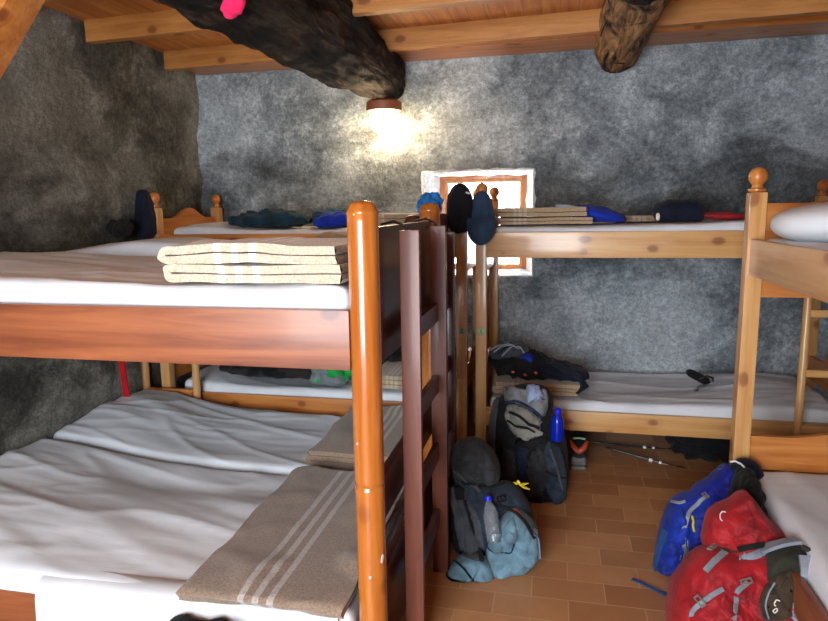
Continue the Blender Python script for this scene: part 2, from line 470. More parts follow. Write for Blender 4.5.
relief_wall('wall_left', M['walll'], YF, YB+.05, 0, ZC, lambda u, z, d: V((XL-d, u, z)), .3, .034, 2.6, None, .025, 5)
relief_wall('wall_right', M['walls'], YF, YB, 0, ZC, lambda u, z, d: V((XR+d, u, z)), .2, .01, 2, None, .1, 8)
HF = (-1.72, -.02, .45, 2.25)
relief_wall('wall_front', M['walls'], XL, XR, 0, ZC, lambda u, z, d: V((u, YF-d, z)), .2, .008, 2, HF, .1, 9)

# back window: splayed white reveal, wooden frame and sash
bm = newbm()
o4 = [V((HB[0], YB-.004, HB[2])), V((HB[1], YB-.004, HB[2])), V((HB[1], YB-.004, HB[3])), V((HB[0], YB-.004, HB[3]))]
YI = 5.0; i4 = [V((-.872, YI, 1.13)), V((-.222, YI, 1.13)), V((-.222, YI, 1.835)), V((-.872, YI, 1.835))]
n = 12
for s in range(4):
    a, b, c, d = o4[s], o4[(s+1) % 4], i4[(s+1) % 4], i4[s]
    g = [[bm.verts.new(a.lerp(b, i/n).lerp(d.lerp(c, i/n), j/8)+(V([fbm(V((i*.6, j*.9, s*3+q)), 3)*.016 for q in range(3)]) if 0 < j < 8 and 0 < i < n else V((0, 0, 0)))) for j in range(9)] for i in range(n+1)]
    for i in range(n):
        for j in range(8): bm.faces.new((g[i][j], g[i+1][j], g[i+1][j+1], g[i][j+1]))
# white lime band round the opening, on the wall face
rnd = random.Random(3)
no = 72; ring_o = []; ring_i = []
def per(t, r):
    t = (t % 1)*4; s = int(t); u = t-s; return r[s].lerp(r[(s+1) % 4], u)
cen = sum((Vv for Vv in o4), V((0, 0, 0)))/4
for k in range(no):
    p = per(k/no, o4); d = (p-cen); e = p+d.normalized()*(.006+.022*max(0, noise.noise(V((k*.7, 0, 0)))+.4))
    ring_i.append(bm.verts.new(p+V((0, -.006, 0)))); ring_o.append(bm.verts.new(V((e.x, YB-.004, e.z))))
for k in range(no): bm.faces.new((ring_i[k], ring_i[(k+1) % no], ring_o[(k+1) % no], ring_o[k]))
win = struct('window_1', bm, M['reveal'], loc=(-.545, 4.9, 1.12), auto=60)
def frame(bm, x0, x1, z0, z1, y0, y1, w):
    add_box(bm, (x0, y0, z0), (x0+w, y1, z1), .004); add_box(bm, (x1-w, y0, z0), (x1, y1, z1), .004)
    add_box(bm, (x0+w, y0, z1-w), (x1-w, y1, z1), .004); add_box(bm, (x0+w, y0, z0), (x1-w, y1, z0+w), .004)
bm = newbm(); frame(bm, -.885, -.205, 1.10, 1.855, 4.97, 5.03, .045); obj('window_frame', bm, ORANGE[2], win)
bm = newbm(); frame(bm, -.84, -.25, 1.145, 1.81, 4.99, 5.02, .022); sash = obj('sash', bm, PINE[2], win)
bm = newbm(); add_box(bm, (-.818, 5.003, 1.167), (-.272, 5.007, 1.79), 0); obj('pane', bm, M['glass'], sash)
# window behind the camera
bm = newbm(); frame(bm, HF[0]-.03, HF[1]+.03, HF[2]-.03, HF[3]+.03, YF-.12, YF-.04, .08)
win2 = struct('window_2', bm, PINE[2], loc=((HF[0]+HF[1])/2, YF-.08, HF[2]))
bm = newbm(); add_box(bm, (-.90, YF-.11, HF[2]+.04), (-.84, YF-.05, HF[3]-.04), .004); obj('mullion', bm, PINE[2], win2)

# rafters
for i, (y, lab) in enumerate(((4.285, 'pale pine rafter nearest the back wall, one side facing the room'), (3.50, 'pale pine rafter second from the back wall, above the charred log'),
                          (2.80, 'pale pine rafter at the very top, third from the back wall'))):
    bm = newbm(); z0 = 2.598
    beam(bm, (XL+.03, y, (z0+ZC+.01)/2), (XR, y-.068*(XR-XL), (z0+ZC+.01)/2), .065, ZC+.01-z0, .004)
    tag(obj('ceiling_rafter', bm, RAFT[0], loc=(0, y, z0)), lab, 'rafter', 'ceiling rafters')
bm = newbm(); add_box(bm, (XL+.04, 4.37, 2.642), (XR, 4.72, ZC+.01), .004); struct('trim_1', bm, ORANGE[0])

def make_log(name, p0, p1, prof, mat, lab, seed, amp, lobes):
    """rough hewn log: profile (t, half width, half height) along p0..p1"""
    bm = newbm(); n, m = 230, 96; p0, p1 = V(p0), V(p1); rings = []
    for i in range(n+1):
        t = i/n
        for k in range(len(prof)-1):
            if prof[k][0] <= t <= prof[k+1][0]: break
        a, b = prof[k], prof[k+1]; s = (t-a[0])/(b[0]-a[0]); s = s*s*(3-2*s)
        w = a[1]+(b[1]-a[1])*s; h = a[2]+(b[2]-a[2])*s
        c = p0.lerp(p1, t); ring = []
        for j in range(m):
            th = 2*PI*j/m; e = lobes
            cx = abs(math.cos(th))**(2/e)*math.copysign(1, math.cos(th)); cz = abs(math.sin(th))**(2/e)*math.copysign(1, math.sin(th))
            q = V((cx*w, c.y*.35, cz*h))
            f = 1+amp*fbm(V((q.x*7, c.y*2.2, q.z*7))+V((seed, 0, 0)), 4)
            f += amp*.45*(abs(noise.noise(V((q.x*16, c.y*2.6, q.z*16+seed))))*2-.5) + amp*.25*noise.noise(V((q.x*40, c.y*9, q.z*40)))
            ring.append(bm.verts.new((c.x+cx*w*f, c.y+.02*noise.noise(V((cx*4, cz*4, seed)))*(1 if i in (0, n) else 0), c.z+cz*h*f)))
        rings.append(ring)
    for a, b in zip(rings, rings[1:]):
        for j in range(m): bm.faces.new((a[j], a[(j+1) % m], b[(j+1) % m], b[j]))
    bm.faces.new(rings[0][::-1]); bm.faces.new(rings[-1])
    return tag(obj(name, bm, mat, loc=p0, auto=60), lab, 'log')
make_log('log_beam', (-1.195, 4.66, 2.52), (-1.36, 1.2, 2.56), ((0, .13, .17), (.1, .165, .175), (.3, .205, .21), (.6, .215, .21), (1, .22, .2)), M['log1'],
         'thick charred black log under the ceiling, ending above the lit lamp', 2, .16, 2.6)
make_log('log_beam', (.372, 4.70, 2.605), (.36, 1.2, 2.67), ((0, .12, .13), (.05, .145, .15), (.4, .15, .15), (1, .16, .15)), M['log2'],
         'shorter-looking tan log with black streaks, right of the lamp', 9, .07, 2.1)

# blurred wooden brace top left
bm = newbm(); a = at(0, 62, Y=2.0); b = at(35, 0, Y=2.0); d = (b-a).normalized(); sft = V((-.07, 0, .035))
beam(bm, a+sft-d*.62, b+sft+d*.45, .1, .14, .008, up=(0, 1, 0)); tag(obj('roof_brace', bm, ORANGE[0], loc=a), 'slanting orange wooden brace in the top left corner of the photo', 'brace')

# lamp under the log
lp = V((-1.19, 4.50, 2.335))
t = thing('ceiling_lamp', 'lit round lamp with brown base under the end of the charred log', 'lamp', lp)
bm = newbm(); _lathe(bm, lp+V((0, 0, -.03)), V((0, 0, 1)), [(.105, -.03), (.122, -.028), (.126, -.01), (.124, .03), (.11, .04), (.06, .06)], 32); obj('lamp_base', bm, M['terra'], t)
bm = newbm(); _lathe(bm, lp+V((0, 0, -.215)), V((0, 0, 1)), [(.001, 0), (.045, .008), (.08, .03), (.1, .065), (.105, .095), (.1, .125), (.085, .156)], 28); gl = obj('globe', bm, M['globe'], t)
# pink cloth on the log
bm = newbm(); c = at(233, 0, Z=2.345)
blob(bm, c+V((.0, 0, .0)), (.085, .06, .12), (0, .4, 0), 2.2, 4, .25, 12, .15, 20)
tag(obj('cloth', bm, M['pink'], loc=c), 'bright pink cloth dangling from the charred log', 'cloth')

# ------------------------------------------------------------------ bunk beds
def ball_finial(bm, c, r=.034):
    _lathe(bm, V(c), V((0, 0, 1)), [(r*.75, 0), (r*.95, .006), (r*.95, .014), (r*.62, .02), (r*.55, .03), (r*.8, .04), (r*.98, .052), (r*1.02, .066), (r*.92, .082), (r*.65, .095), (r*.2, .102)], 20)
def arch_profile(u0, u1, z0, z1, rise, n=36):
    """board with a low arch in the middle and shoulders"""
    pts = [(u0, z0), (u1, z0)]
    for i in range(n+1):
        s = 1-i/n; k = abs(2*s-1)
        if k > .62: z = z1
        else: z = z1+rise*(.5+.5*math.cos(PI*k/.62))
        pts.append((u0+(u1-u0)*s, z))
    return pts
def pine_bunk(label, x0, x1, y0, y1, long_x, fin_z=1.72, tags=(), wset=PINE, raillabel=None, r_hi=(1.305, 1.455), r_lo=(.265, .385), ends=(1, 1), endz=((1.21, 1.56), (.45, .60)), group=None, rise=.07, low=None):
    t = thing('bunk_bed', label, 'bunk bed', ((x0+x1)/2, (y0+y1)/2, 0))
    w = .066
    zb = fin_z-.1
    for (x, y) in ((x0, y0), (x1, y0), (x0, y1), (x1, y1)):
        ax = x if x == x0 else x-w; ay = y if y == y0 else y-w
        bm = newbm(); add_box(bm, (ax, ay, 0), (ax+w, ay+w, zb), .006); p = obj('post', bm, PINE[2], t)
        bm = newbm(); ball_finial(bm, (ax+w/2, ay+w/2, zb), .036); obj('finial', bm, ORANGE[2], p)
    for (za, zb_) in (r_hi, r_lo):
        for s in (0, 1):
            bm = newbm()
            if long_x:
                y = y0+.012 if s == 0 else y1-.04
                add_box(bm, (x0+w-.002, y, za), (x1-w+.002, y+.028, zb_), .005)
                ax = 0
            else:
                x = x0+.012 if s == 0 else x1-.04
                add_box(bm, (x, y0+w-.002, za), (x+.028, y1-w+.002, zb_), .005)
                ax = 1
            obj('side_rail', bm, (low if low and za < 1 else wset)[ax], t)
        bm = newbm()                    # slatted base of boards
        for k in range(12):
            if long_x:
                xx = x0+w+.03+(x1-x0-2*w-.12)*k/11; add_box(bm, (xx, y0+.042, za+.03), (xx+.07, y1-.042, za+.048), 0)
            else:
                yy = y0+w+.03+(y1-y0-2*w-.12)*k/11; add_box(bm, (x0+.042, yy, za+.03), (x1-.042, yy+.07, za+.048), 0)
        obj('slat_base', bm, wset[1 if long_x else 0], t, smooth=False)
    for e in (0, 1):
        if not ends[e]: continue
        for (za, zt) in endz:
            bm = newbm()
            if long_x:
                x = x0+.02 if e == 0 else x1-.046
                prism(bm, arch_profile(y0+w, y1-w, za, zt, .07), lambda a, b, tt: (x+tt, a, b), .026)
            else:
                y = y0+.02 if e == 0 else y1-.046
                prism(bm, arch_profile(x0+w, x1-w, za, zt, .03), lambda a, b, tt: (a, y+tt, b), .026)
            obj('headboard' if e == 0 else 'footboard', bm, ORANGE[1 if long_x else 0], t, auto=30)
    return t
bunk_fl = pine_bunk('pine bunk bed in the far left corner, behind the dark-stained bunks', -2.63, -.515, 3.80, 4.66, True, wset=ORANGE, fin_z=1.73)
bunk_fr = pine_bunk('pine bunk bed along the back wall right of the window', -.462, 1.70, 3.80, 4.66, True, fin_z=1.742)
bunk_r = pine_bunk('pine bunk bed on the right side, running towards the viewer', .778, 1.68, .95, 2.965, False, fin_z=1.745, endz=((1.21, 1.60), (.45, .60)), low=STAIN)

def number_tag(bunk, x, z, txt):
    bm = newbm(); add_box(bm, (x-.021, 3.7965, z-.017), (x+.021, 3.799, z+.017), 0)
    p = obj('number_sticker', bm, M['tag'], bunk, smooth=False, label='small mint green sticker on the front post')
    cu_ = bpy.data.curves.new('t', 'FONT'); cu_.body = txt; cu_.size = .034; cu_.align_x = 'CENTER'; cu_.align_y = 'CENTER'; cu_.extrude = .0006
    to = bpy.data.objects.new('t', cu_); COL.objects.link(to); bpy.context.view_layer.update()
    me = bpy.data.meshes.new_from_object(to.evaluated_get(bpy.context.evaluated_depsgraph_get()))
    bpy.data.objects.remove(to)
    me.transform(Matrix.Translation((x, 3.7955, z)) @ Matrix.Rotation(PI/2, 4, 'X') @ Matrix.Scale(1.25, 4, (1, 0, 0)))
    b2 = newbm(); b2.from_mesh(me); obj('number', b2, M['ink'], p, smooth=False)
number_tag(bunk_fl, -.546, .86, '2'); number_tag(bunk_fr, -.428, .86, '1')

# dark-stained bunks (two, side by side, ends towards the aisle)
def dark_bunk(label, x1, x0, y0, y1, W_rail, W_post, W_end, cut=0):
    t = thing('bunk_bed', label, 'bunk bed', ((x0+x1)/2, (y0+y1)/2, 0))
    r = .047; fr_ = -.012; s_ = lambda z, s: 1 if z < .5 and s == 0 else 0
    for (x, y) in ((x1-r, y0+r), (x1-r, y1-r)):
        bm = newbm(); _lathe(bm, V((x, y, 0)), V((0, 0, 1)), [(r-.004, 0), (r, .01), (r, .03), (r, .73), (r, .742), (r-.003, .745), (r-.003, .749), (r, .752), (r, .765), (r, 1.55-cut), (r, 1.585-cut), (r+.002, 1.588-cut), (r+.002, 1.594-cut), (r-.002, 1.598-cut), (r*.88, 1.612-cut), (r*.6, 1.622-cut), (r*.2, 1.626-cut)], 32)
        obj('post', bm, W_post[2], t, auto=50)
    for (za, zb) in ((1.118, 1.302), (.06, .235)):
        for s in (0, 1):
            y = y0+.012 if s == 0 else y1-.045
            bm = newbm(); add_box(bm, (x0, y+fr_*s_(za, s), za), (x1-2*r+.006, y+.033+fr_*s_(za, s), zb), .006); obj('side_rail', bm, W_rail[0], t)
        bm = newbm()
        for k in range(12):
            xx = x0+.12+(x1-x0-.3)*k/11; add_box(bm, (xx, y0+.048, za+.03), (xx+.07, y1-.05, za+.048), 0)
        obj('slat_base', bm, PINE[1], t, smooth=False)
    for (za, zb) in ((1.105, 1.545), (.565, .72), (.06, .39)):
        x = x1-r-.016
        bm = newbm(); add_box(bm, (x, y0+2*r-.006, za), (x+.03, y1-2*r+.006, zb), .005); obj('end_board', bm, W_end[1], t)
    return t
db1 = dark_bunk('dark-stained bunk bed in the foreground with round amber posts', -.51, -2.735, 1.785, 2.925, STAIN, AMBER, DARKW)
db2 = dark_bunk('dark-stained bunk bed wedged between foreground bunk and far left bunk', -.61, -2.735, 2.945, 3.76, STAIN, DARKW, DARKW, .055)

def dark_ladder(label, xa, xb, ya, yb, ztop, W, hooks=True):
    t = thing('bunk_ladder', label, 'ladder', (xa, (ya+yb)/2, 0), 'flat ladders on the dark bunks')
    for y in (ya, yb):
        bm = newbm(); add_box(bm, (xa, y-.014, 0), (xb, y+.014, ztop), .004); obj('upright', bm, W[2], t)
        if hooks:
            bm = newbm(); pth = [(xb-.04, y, ztop-.05), (xb-.045, y, ztop+.012), (xa-.02, y, ztop+.03), (xa-.062, y, ztop+.02), (xa-.066, y, ztop-.03)]
            tube(bm, pth, .005, 8); obj('hook', bm, M['darkmetal'], t)
    for z in (.27, .57, .87, 1.175):
        bm = newbm(); add_box(bm, (xa+.008, ya+.013, z-.04), (xa+.032, yb-.013, z+.035), .004); obj('rung', bm, DARKW[1], t)
    return t
for (px_, py_, w_, h_) in ((375.5, 561, .012, .03), (362, 577, .008, .010), (352, 445, .006, .008), (356, 214, .006, .006)):
    ang = (px_-364)/18*1.2; base = at(364, py_, Y=1.832-.047)
    c_ = V((-.557+.0475*math.sin(ang+.28), 1.832-.0475*math.cos(ang+.28), base.z))
    bm = newbm(); blob(bm, c_, (w_, .002, h_), (0, .2, ang+.28), 2.2, int(px_), .1, 30, 0, 5, (14, 10))
    obj('paint_chip', bm, M['white'], [o for o in db1.children if o.name.startswith('post')][0], label='white chip in the varnish')
dark_ladder('flat brown ladder on the aisle end of the foreground dark bunk', -.503, -.437, 2.075, 2.60, 1.53, REDW)
dark_ladder('flat dark ladder partly hidden, on the end of the second dark bunk', -.515, -.458, 2.735, 2.965, 1.49, DARKW)

# round-pole ladders
def pole_ladder(label, pb, pt, width, rungs, W, dx=0):
    t = thing('bunk_ladder', label, 'ladder', pb)
    pb, pt = V(pb), V(pt)
    for s in (0, 1):
        o_ = V((s*width, 0, 0))
        bm = newbm(); tube(bm, [(pb+o_).lerp(pt+o_+V((s*dx, 0, 0)), k/8) for k in range(9)], .021, 16); obj('upright', bm, W[2], t, auto=60)
    for z in rungs:
        k = (z-pb.z)/(pt.z-pb.z); a = pb.lerp(pt, k)
        bm = newbm(); beam(bm, a+V((.012, 0, 0)), a+V((width-.012+dx*k, 0, 0)), .032, .04, .006); obj('rung', bm, W[0], t)
pole_ladder('pine pole ladder leaning at the right end of the back wall bunk', (1.285, 3.64, 0), (1.325, 3.755, 1.34), .40, (.40, .70, 1.02, 1.27), PINE)
pole_ladder('pine pole ladder leaning on the far left bunk, seen under the foreground bunk', (-2.62, 3.60-.02, 0.), (-2.56, 3.775, 1.46), .40, (.42, .75, 1.08, 1.38), PINE, -.02) if False else None
def far_ladder():
    t = thing('bunk_ladder', 'pine pole ladder against the far left bunk, seen under the foreground bunk', 'ladder', (-2.5, 3.745, 0))
    for x in (-2.715, -2.335):
        bm = newbm(); tube(bm, [(x, 3.745, 0), (x, 3.76, .7), (x, 3.775, 1.40)], .025, 14); obj('upright', bm, PINE[2], t, auto=60)
    for z in (.40, .72, 1.05, 1.33):
        bm = newbm(); add_box(bm, (-2.69, 3.735, z-.022), (-2.34, 3.765, z+.022), .005); obj('rung', bm, ORANGE[0], t)
far_ladder()

# ------------------------------------------------------------------ mattresses and bedding
def mattress(label, x0, x1, y0, y1, zt, th, seed, along=0, amp=.008, hump=None, r=.035, group=None, res=.022, fr=1.0, sag=None):
    bm = newbm(); c = V(((x0+x1)/2, (y0+y1)/2, zt-th/2)); so = V((seed*3.7, seed*1.3, seed))
    def disp(p, n):
        top = max(0, n.z) if n.z > .1 else 0
        q = p+c
        a, b = (q.x, q.y) if along == 0 else (q.y, q.x)
        wv = fbm(V((a*.9*fr, b*4.2*fr+.9*math.sin(a*1.3+seed), 0))+so, 3)*1.0
        wv += (max(0, ridge(V((a*1.0, b*4.0+a*1.1, 2))+so))**5)*.8 + (max(0, ridge(V((a*1.6, b*7.0-a*1.5, 9))+so))**6)*.5*max(0, noise.noise(V((a, b*1.3, seed)))+.2)*2
        dz = 0
        if hump: dz = hump(q.x, q.y)
        tz = max(0, (p.z+th/2)/th)
        return V((0, 0, (amp*wv*(1 if n.z > .5 else .2)+dz)*tz)) + V((n.x, n.y, 0))*amp*.5*fbm(q*6+so, 2)
    rbox(bm, c, (x1-x0, y1-y0, th), r, res, disp)
    return tag(obj('mattress', bm, M['sheet'], loc=c, auto=180), label, 'mattress', group)
def g2(x, y, cx, cy, sx, sy): return math.exp(-((x-cx)/sx)**2-((y-cy)/sy)**2)
mattress('white-sheeted upper mattress of the foreground dark bunk, under two folded blankets', -2.715, -.61, 1.835, 2.87, 1.367, .15, 1, 0, .010,
         lambda x, y: .05*g2(x, y, -2.5, 2.4, .7, .6)-.012*g2(x, y, -1.5, 2.2, .5, .3))
low1 = mattress('white-sheeted lower mattress of the foreground dark bunk, under the large striped blanket', -2.715, -.62, 1.79, 2.83, .305, .20, 2, 0, .012,
         lambda x, y: .10*math.exp(-((x+2.75)/.55)**2)+.03*g2(x, y, -1.9, 2.2, .5, .3)-.02*g2(x, y, -1.6, 2.6, .5, .12), res=.018)
mattress('sheeted upper mattress humped at its left, behind the foreground upper mattress', -2.71, -.70, 2.99, 3.71, 1.37, .15, 3, 0, .008,
         lambda x, y: .085*g2(x, y, -2.05, 3.2, .38, .5)+.03*g2(x, y, -2.5, 3.3, .3, .4))
mattress('white-sheeted lower mattress of the second dark bunk, humped in its left corner', -2.715, -.70, 2.88, 3.72, .30, .17, 4, 0, .014,
         lambda x, y: .11*math.exp(-((x+2.75)/.6)**2)+.05*g2(x, y, -2.45, 3.4, .4, .3)+.02*g2(x, y, -1.7, 3.5, .4, .2), res=.018)
mattress('white upper mattress of the far left bunk, holding teal clothes', -2.50, -.60, 3.845, 4.61, 1.475, .14, 5, 0, .006, lambda x, y: .05*g2(x, y, -2.3, 4.2, .3, .4))
mattress('white lower mattress of the far left bunk, holding dark clothes', -2.50, -.60, 3.845, 4.61, .43, .14, 6, 0, .008, lambda x, y: .05*g2(x, y, -2.45, 4.2, .3, .4))
mattress('white upper mattress of the back wall bunk, right of the window', -.38, 1.58, 3.845, 4.61, 1.485, .14, 7, 0, .006, lambda x, y: .025*g2(x, y, 1.2, 4.2, .4, .6))
mattress('white lower mattress of the back wall bunk, with a small black pouch on it', -.38, 1.58, 3.845, 4.61, .435, .15, 8, 0, .012, lambda x, y: .06*g2(x, y, 1.3, 4.3, .35, .4), res=.018)
mattress('white lower mattress of the right bunk, behind the red backpack', .832, 1.63, 1.02, 2.90, .47, .19, 10, 1, .006, r=.06)
mattress('white upper mattress of the right bunk', .832, 1.63, 1.02, 2.90, 1.46, .14, 9, 1, .006)
bm = newbm(); blob(bm, (1.15, 2.62, 1.522), (.72, .46, .17), (0, 0, 0), 2.4, 3, .03, 3, .01, 7)
tag(obj('pillow', bm, M['sheet'], loc=(1.12, 2.62, 1.46)), 'plump white pillow at the head of the right upper bunk', 'pillow')

def folded_blanket(name, label, x0, x1, y0, y1, z0, h, mat, layers=2, th=None, seed=0, wav=.006, group=None, ny=24, fold='x', zfun=None, slack=.0):
    """folded wool blanket; folds show on the -x side (or towards the viewer)"""
    th = th or h/layers*.86; bm = newbm(); path = []
    L = (x1-x0) if fold == 'x' else (y1-y0); step = h/layers
    for k in range(layers):
        z = z0+step*(k+.5)
        e0, e1 = th*.5, L-th*.5+slack*noise.noise(V((k*3.3, seed, 0)))
        n = 9; xs = [e0+(e1-e0)*i/n for i in range(n+1)]
        if k % 2 == 0: xs = xs[::-1]
        path += [(x, z) for x in xs]
        if k < layers-1:
            s = -1 if k % 2 == 0 else 1; xe = xs[-1]
            path.append((xe+s*step*.42, z+step*.5))
    def f(a, b, w): return (x0+a, w, b) if fold == 'x' else (w, y0+a, b)
    def disp(p):
        k = (p.z-z0)/h
        d = noise.noise(V((p.x*4, p.y*4, seed)))*wav*(.3+k)+noise.noise(V((p.x*11, p.y*11, seed+k*4)))*wav*.35
        dx = noise.noise(V((p.x*3, p.y*3, seed+9+k*2)))*wav*1.2
        return V((dx, dx*.7, max(d, -step*.06) + (zfun(p.x, p.y) if zfun else 0)))
    w = (y0, y1) if fold == 'x' else (x0, x1)
    bent_sheet(bm, path, th, w[0], w[1], ny, f, disp)
    return tag(obj(name, bm, mat, loc=(x0, y0, z0), auto=60), label, 'blanket', group)
gA = 'folded blankets on the bunks'
folded_blanket('folded_blanket', 'wool blanket with white stripes in a brightly lit tone, under its twin on the foreground upper mattress', -1.225, -.625, 1.85, 2.42, 1.374, .058, M['bl_up'], 2, seed=1, group=gA, wav=.007)
folded_blanket('folded_blanket', 'wool blanket with white stripes in a brightly lit tone, topmost on the foreground upper mattress', -1.24, -.64, 1.86, 2.42, 1.434, .060, M['bl_up'], 2, seed=2, group=gA, wav=.012)
folded_blanket('folded_blanket', 'brown blanket just behind the bright-toned striped blankets, beside the round amber post', -1.15, -.72, 3.02, 3.65, 1.39, .09, M['bl_brown'], 2, seed=3, group=gA, wav=.02)
folded_blanket('folded_blanket', 'large wool blanket with pale stripes in a shaded tone across the foreground lower mattress', -1.19, -.63, 1.745, 2.76, .322, .055, M['bl_low'], 2, seed=4, group=gA, wav=.026, fold='y', ny=36)
folded_blanket('folded_blanket', 'wool blanket in a shaded tone with rolled left edge on the second lower mattress', -1.22, -.71, 2.90, 3.66, .315, .085, M['bl_low2'], 3, seed=5, group=gA, wav=.022)
folded_blanket('folded_blanket', 'beige blanket on the far left upper mattress beside the blue clothes', -1.24, -.64, 3.92, 4.5, 1.485, .085, M['bl_far'], 3, seed=6, group=gA, wav=.008)
folded_blanket('folded_blanket', 'beige blanket on the far left lower mattress, seen between ladder uprights', -1.17, -.66, 3.90, 4.5, .445, .09, M['bl_far'], 3, seed=7, group=gA, wav=.008)
folded_blanket('folded_blanket', 'flat beige blanket lowest of two beside the window on the back wall bunk', -.36, .22, 3.92, 4.5, 1.495, .04, M['bl_far'], 2, seed=8, group=gA, wav=.006)
folded_blanket('folded_blanket', 'beige blanket with open rolled end, upper of two beside the window', -.36, .19, 3.94, 4.5, 1.54, .055, M['bl_far'], 2, seed=9, group=gA, wav=.006, slack=.02)
folded_blanket('folded_blanket', 'beige blanket under the black clothes heap on the back wall lower bunk', -.36, .16, 3.88, 4.5, .455, .075, M['bl_far'], 3, seed=10, group=gA, wav=.012)
folded_blanket('folded_blanket', 'thin beige blanket flat along the back wall behind the navy bag', .36, 1.28, 4.25, 4.58, 1.498, .035, M['bl_far'], 2, seed=11, group=gA, wav=.006)
bm = newbm(); n = 60; g = []
for i in range(n+1):
    x = -1.79+(1.79-.66)*i/n
    w_ = .006*math.sin(x*17)+.006*noise.noise(V((x*9, 0, 3)))
    prof = [(1.86, .309), (1.80, .300), (1.768, .285), (1.755+w_*.5, .24), (1.748+w_, .16), (1.745+w_*1.4, .03+.012*noise.noise(V((x*4, 2, 0))))]
    g.append([[bm.verts.new((x, y-o_, z+(o_ if z > .28 else 0))) for y, z in prof] for o_ in (0, .006)])
for a, b in zip(g, g[1:]):
    for q in (0, 1):
        for j in range(5): bm.faces.new((a[q][j], b[q][j], b[q][j+1], a[q][j+1]))
    for j in (0, 5): bm.faces.new((a[0][j], b[0][j], b[1][j], a[1][j]))
for a in (g[0], g[-1]):
    for j in range(5): bm.faces.new((a[0][j], a[0][j+1], a[1][j+1], a[1][j]))
obj('hanging_sheet', bm, M['sheet'], low1, auto=80)
# ------------------------------------------------------------------ things on the beds
def lump(name, label, cat, mat, c, dims, rot=(0, 0, 0), seed=0, amp=.18, fr=9, wr=.12, wfr=16, e=2.4, flat=None, group=None, **k):
    bm = newbm(); k.setdefault('cr', .8); k.setdefault('crf', 12)
    blob(bm, c, dims, rot, e, seed, amp*.6, fr*.8, wr*.6, wfr*.7, flat=flat, **k)
    return tag(obj(name, bm, mat, loc=c), label, cat, group)
lump('folded_shirt', 'dark teal garment bundle on the far left upper mattress', 'clothing', M['tealdark'], (-1.93, 4.15, 1.535), (.56, .4, .12), (0, -.03, 0), 1, .2, 7, .16, 12, flat=1.487)
lump('folded_shirt', 'petrol blue garment on the far left upper mattress, touching the amber post', 'clothing', M['tealblue'], (-1.52, 4.28, 1.54), (.26, .3, .11), (0, 0, 0), 2, .2, 8, .16, 14, flat=1.487)
lump('folded_shirt', 'cobalt blue garment in front of the petrol blue one', 'clothing', M['cobalt'], (-1.42, 4.02, 1.525), (.24, .22, .09), (0, 0, 0), 3, .2, 8, .16, 14, flat=1.487)
lump('clothes_heap', 'long black garment spread on the far left lower mattress', 'clothing', M['blackstripe'], (-1.85, 4.2, .50), (1.05, .5, .13), (0, -.02, 0), 4, .15, 5, .16, 9, flat=.455)
lump('clothes_heap', 'black clothes behind the beige blanket on the far left lower mattress', 'clothing', M['blackstripe'], (-1.0, 4.40, .575), (.66, .22, .22), (0, 0, 0), 14, .15, 5, .16, 9)
lump('t_shirt', 'crumpled grey and green t-shirt beside the amber post, lower far left bunk', 'clothing', M['green'], (-1.46, 4.0, .50), (.26, .24, .15), (0, 0, 0), 5, .25, 9, .25, 14, flat=.447)
t = thing('jacket', 'cobalt blue jacket with pale edge on the blankets by the window', 'jacket', (.2, 4.15, 1.5))
bm = newbm(); blob(bm, (.24, 4.12, 1.548), (.34, .3, .085), (0, .20, 0), 2.3, 7, .12, 6, .1, 12, flat=1.502); obj('body', bm, M['cobalt'], t)
bm = newbm(); tube(bm, [(.0, 3.985, 1.605), (.06, 3.97, 1.602), (.13, 3.97, 1.590)], .009, 8); obj('collar_edge', bm, M['lgrey'], t, label='pale grey edge')
t = thing('sponge_bag', 'rounded navy bag on the upper back wall bunk, left of the right post', 'bag', (.71, 4.1, 1.5))
bm = newbm(); blob(bm, (.715, 4.1, 1.556), (.28, .2, .15), (0, 0, 0), 2.4, 8, .06, 6, .05, 12, flat=1.5); obj('body', bm, M['navy'], t)
bm = newbm(); blob(bm, (.583, 4.0, 1.532), (.022, .02, .045), (0, 0, 0), 2.5, 1, .02, 5, 0, 5, (16, 12)); obj('zip_toggle', bm, M['white'], t, label='white tab')
lump('red_pouch', 'flat bright red pouch beside the navy bag on the upper bunk', 'pouch', M['red'], (.95, 4.1, 1.530), (.26, .15, .045), (0, .05, 0), 9, .12, 8, .1, 14, flat=1.502)
# black pouch with cord on the lower back bunk
c = V((.86, 4.15, .50))
t = thing('black_pouch', 'small black pouch with looped strap alone on the lower back bunk', 'pouch', (.86, 4.15, .45))
bm = newbm(); blob(bm, at(698, 377, Y=4.2), (.15, .09, .05), (0, .45, 0), 3, 2, .08, 8, .05, 12, (32, 20)); obj('pouch_body', bm, M['black'], t)
bm = newbm(); pts = [at(x, y, Y=4.12) for x, y in ((700, 379), (707, 376), (713, 378), (713, 383), (706, 385), (699, 387), (694, 391), (698, 390))]; tube(bm, pts, .007, 8); obj('cord', bm, M['blackp'], t)

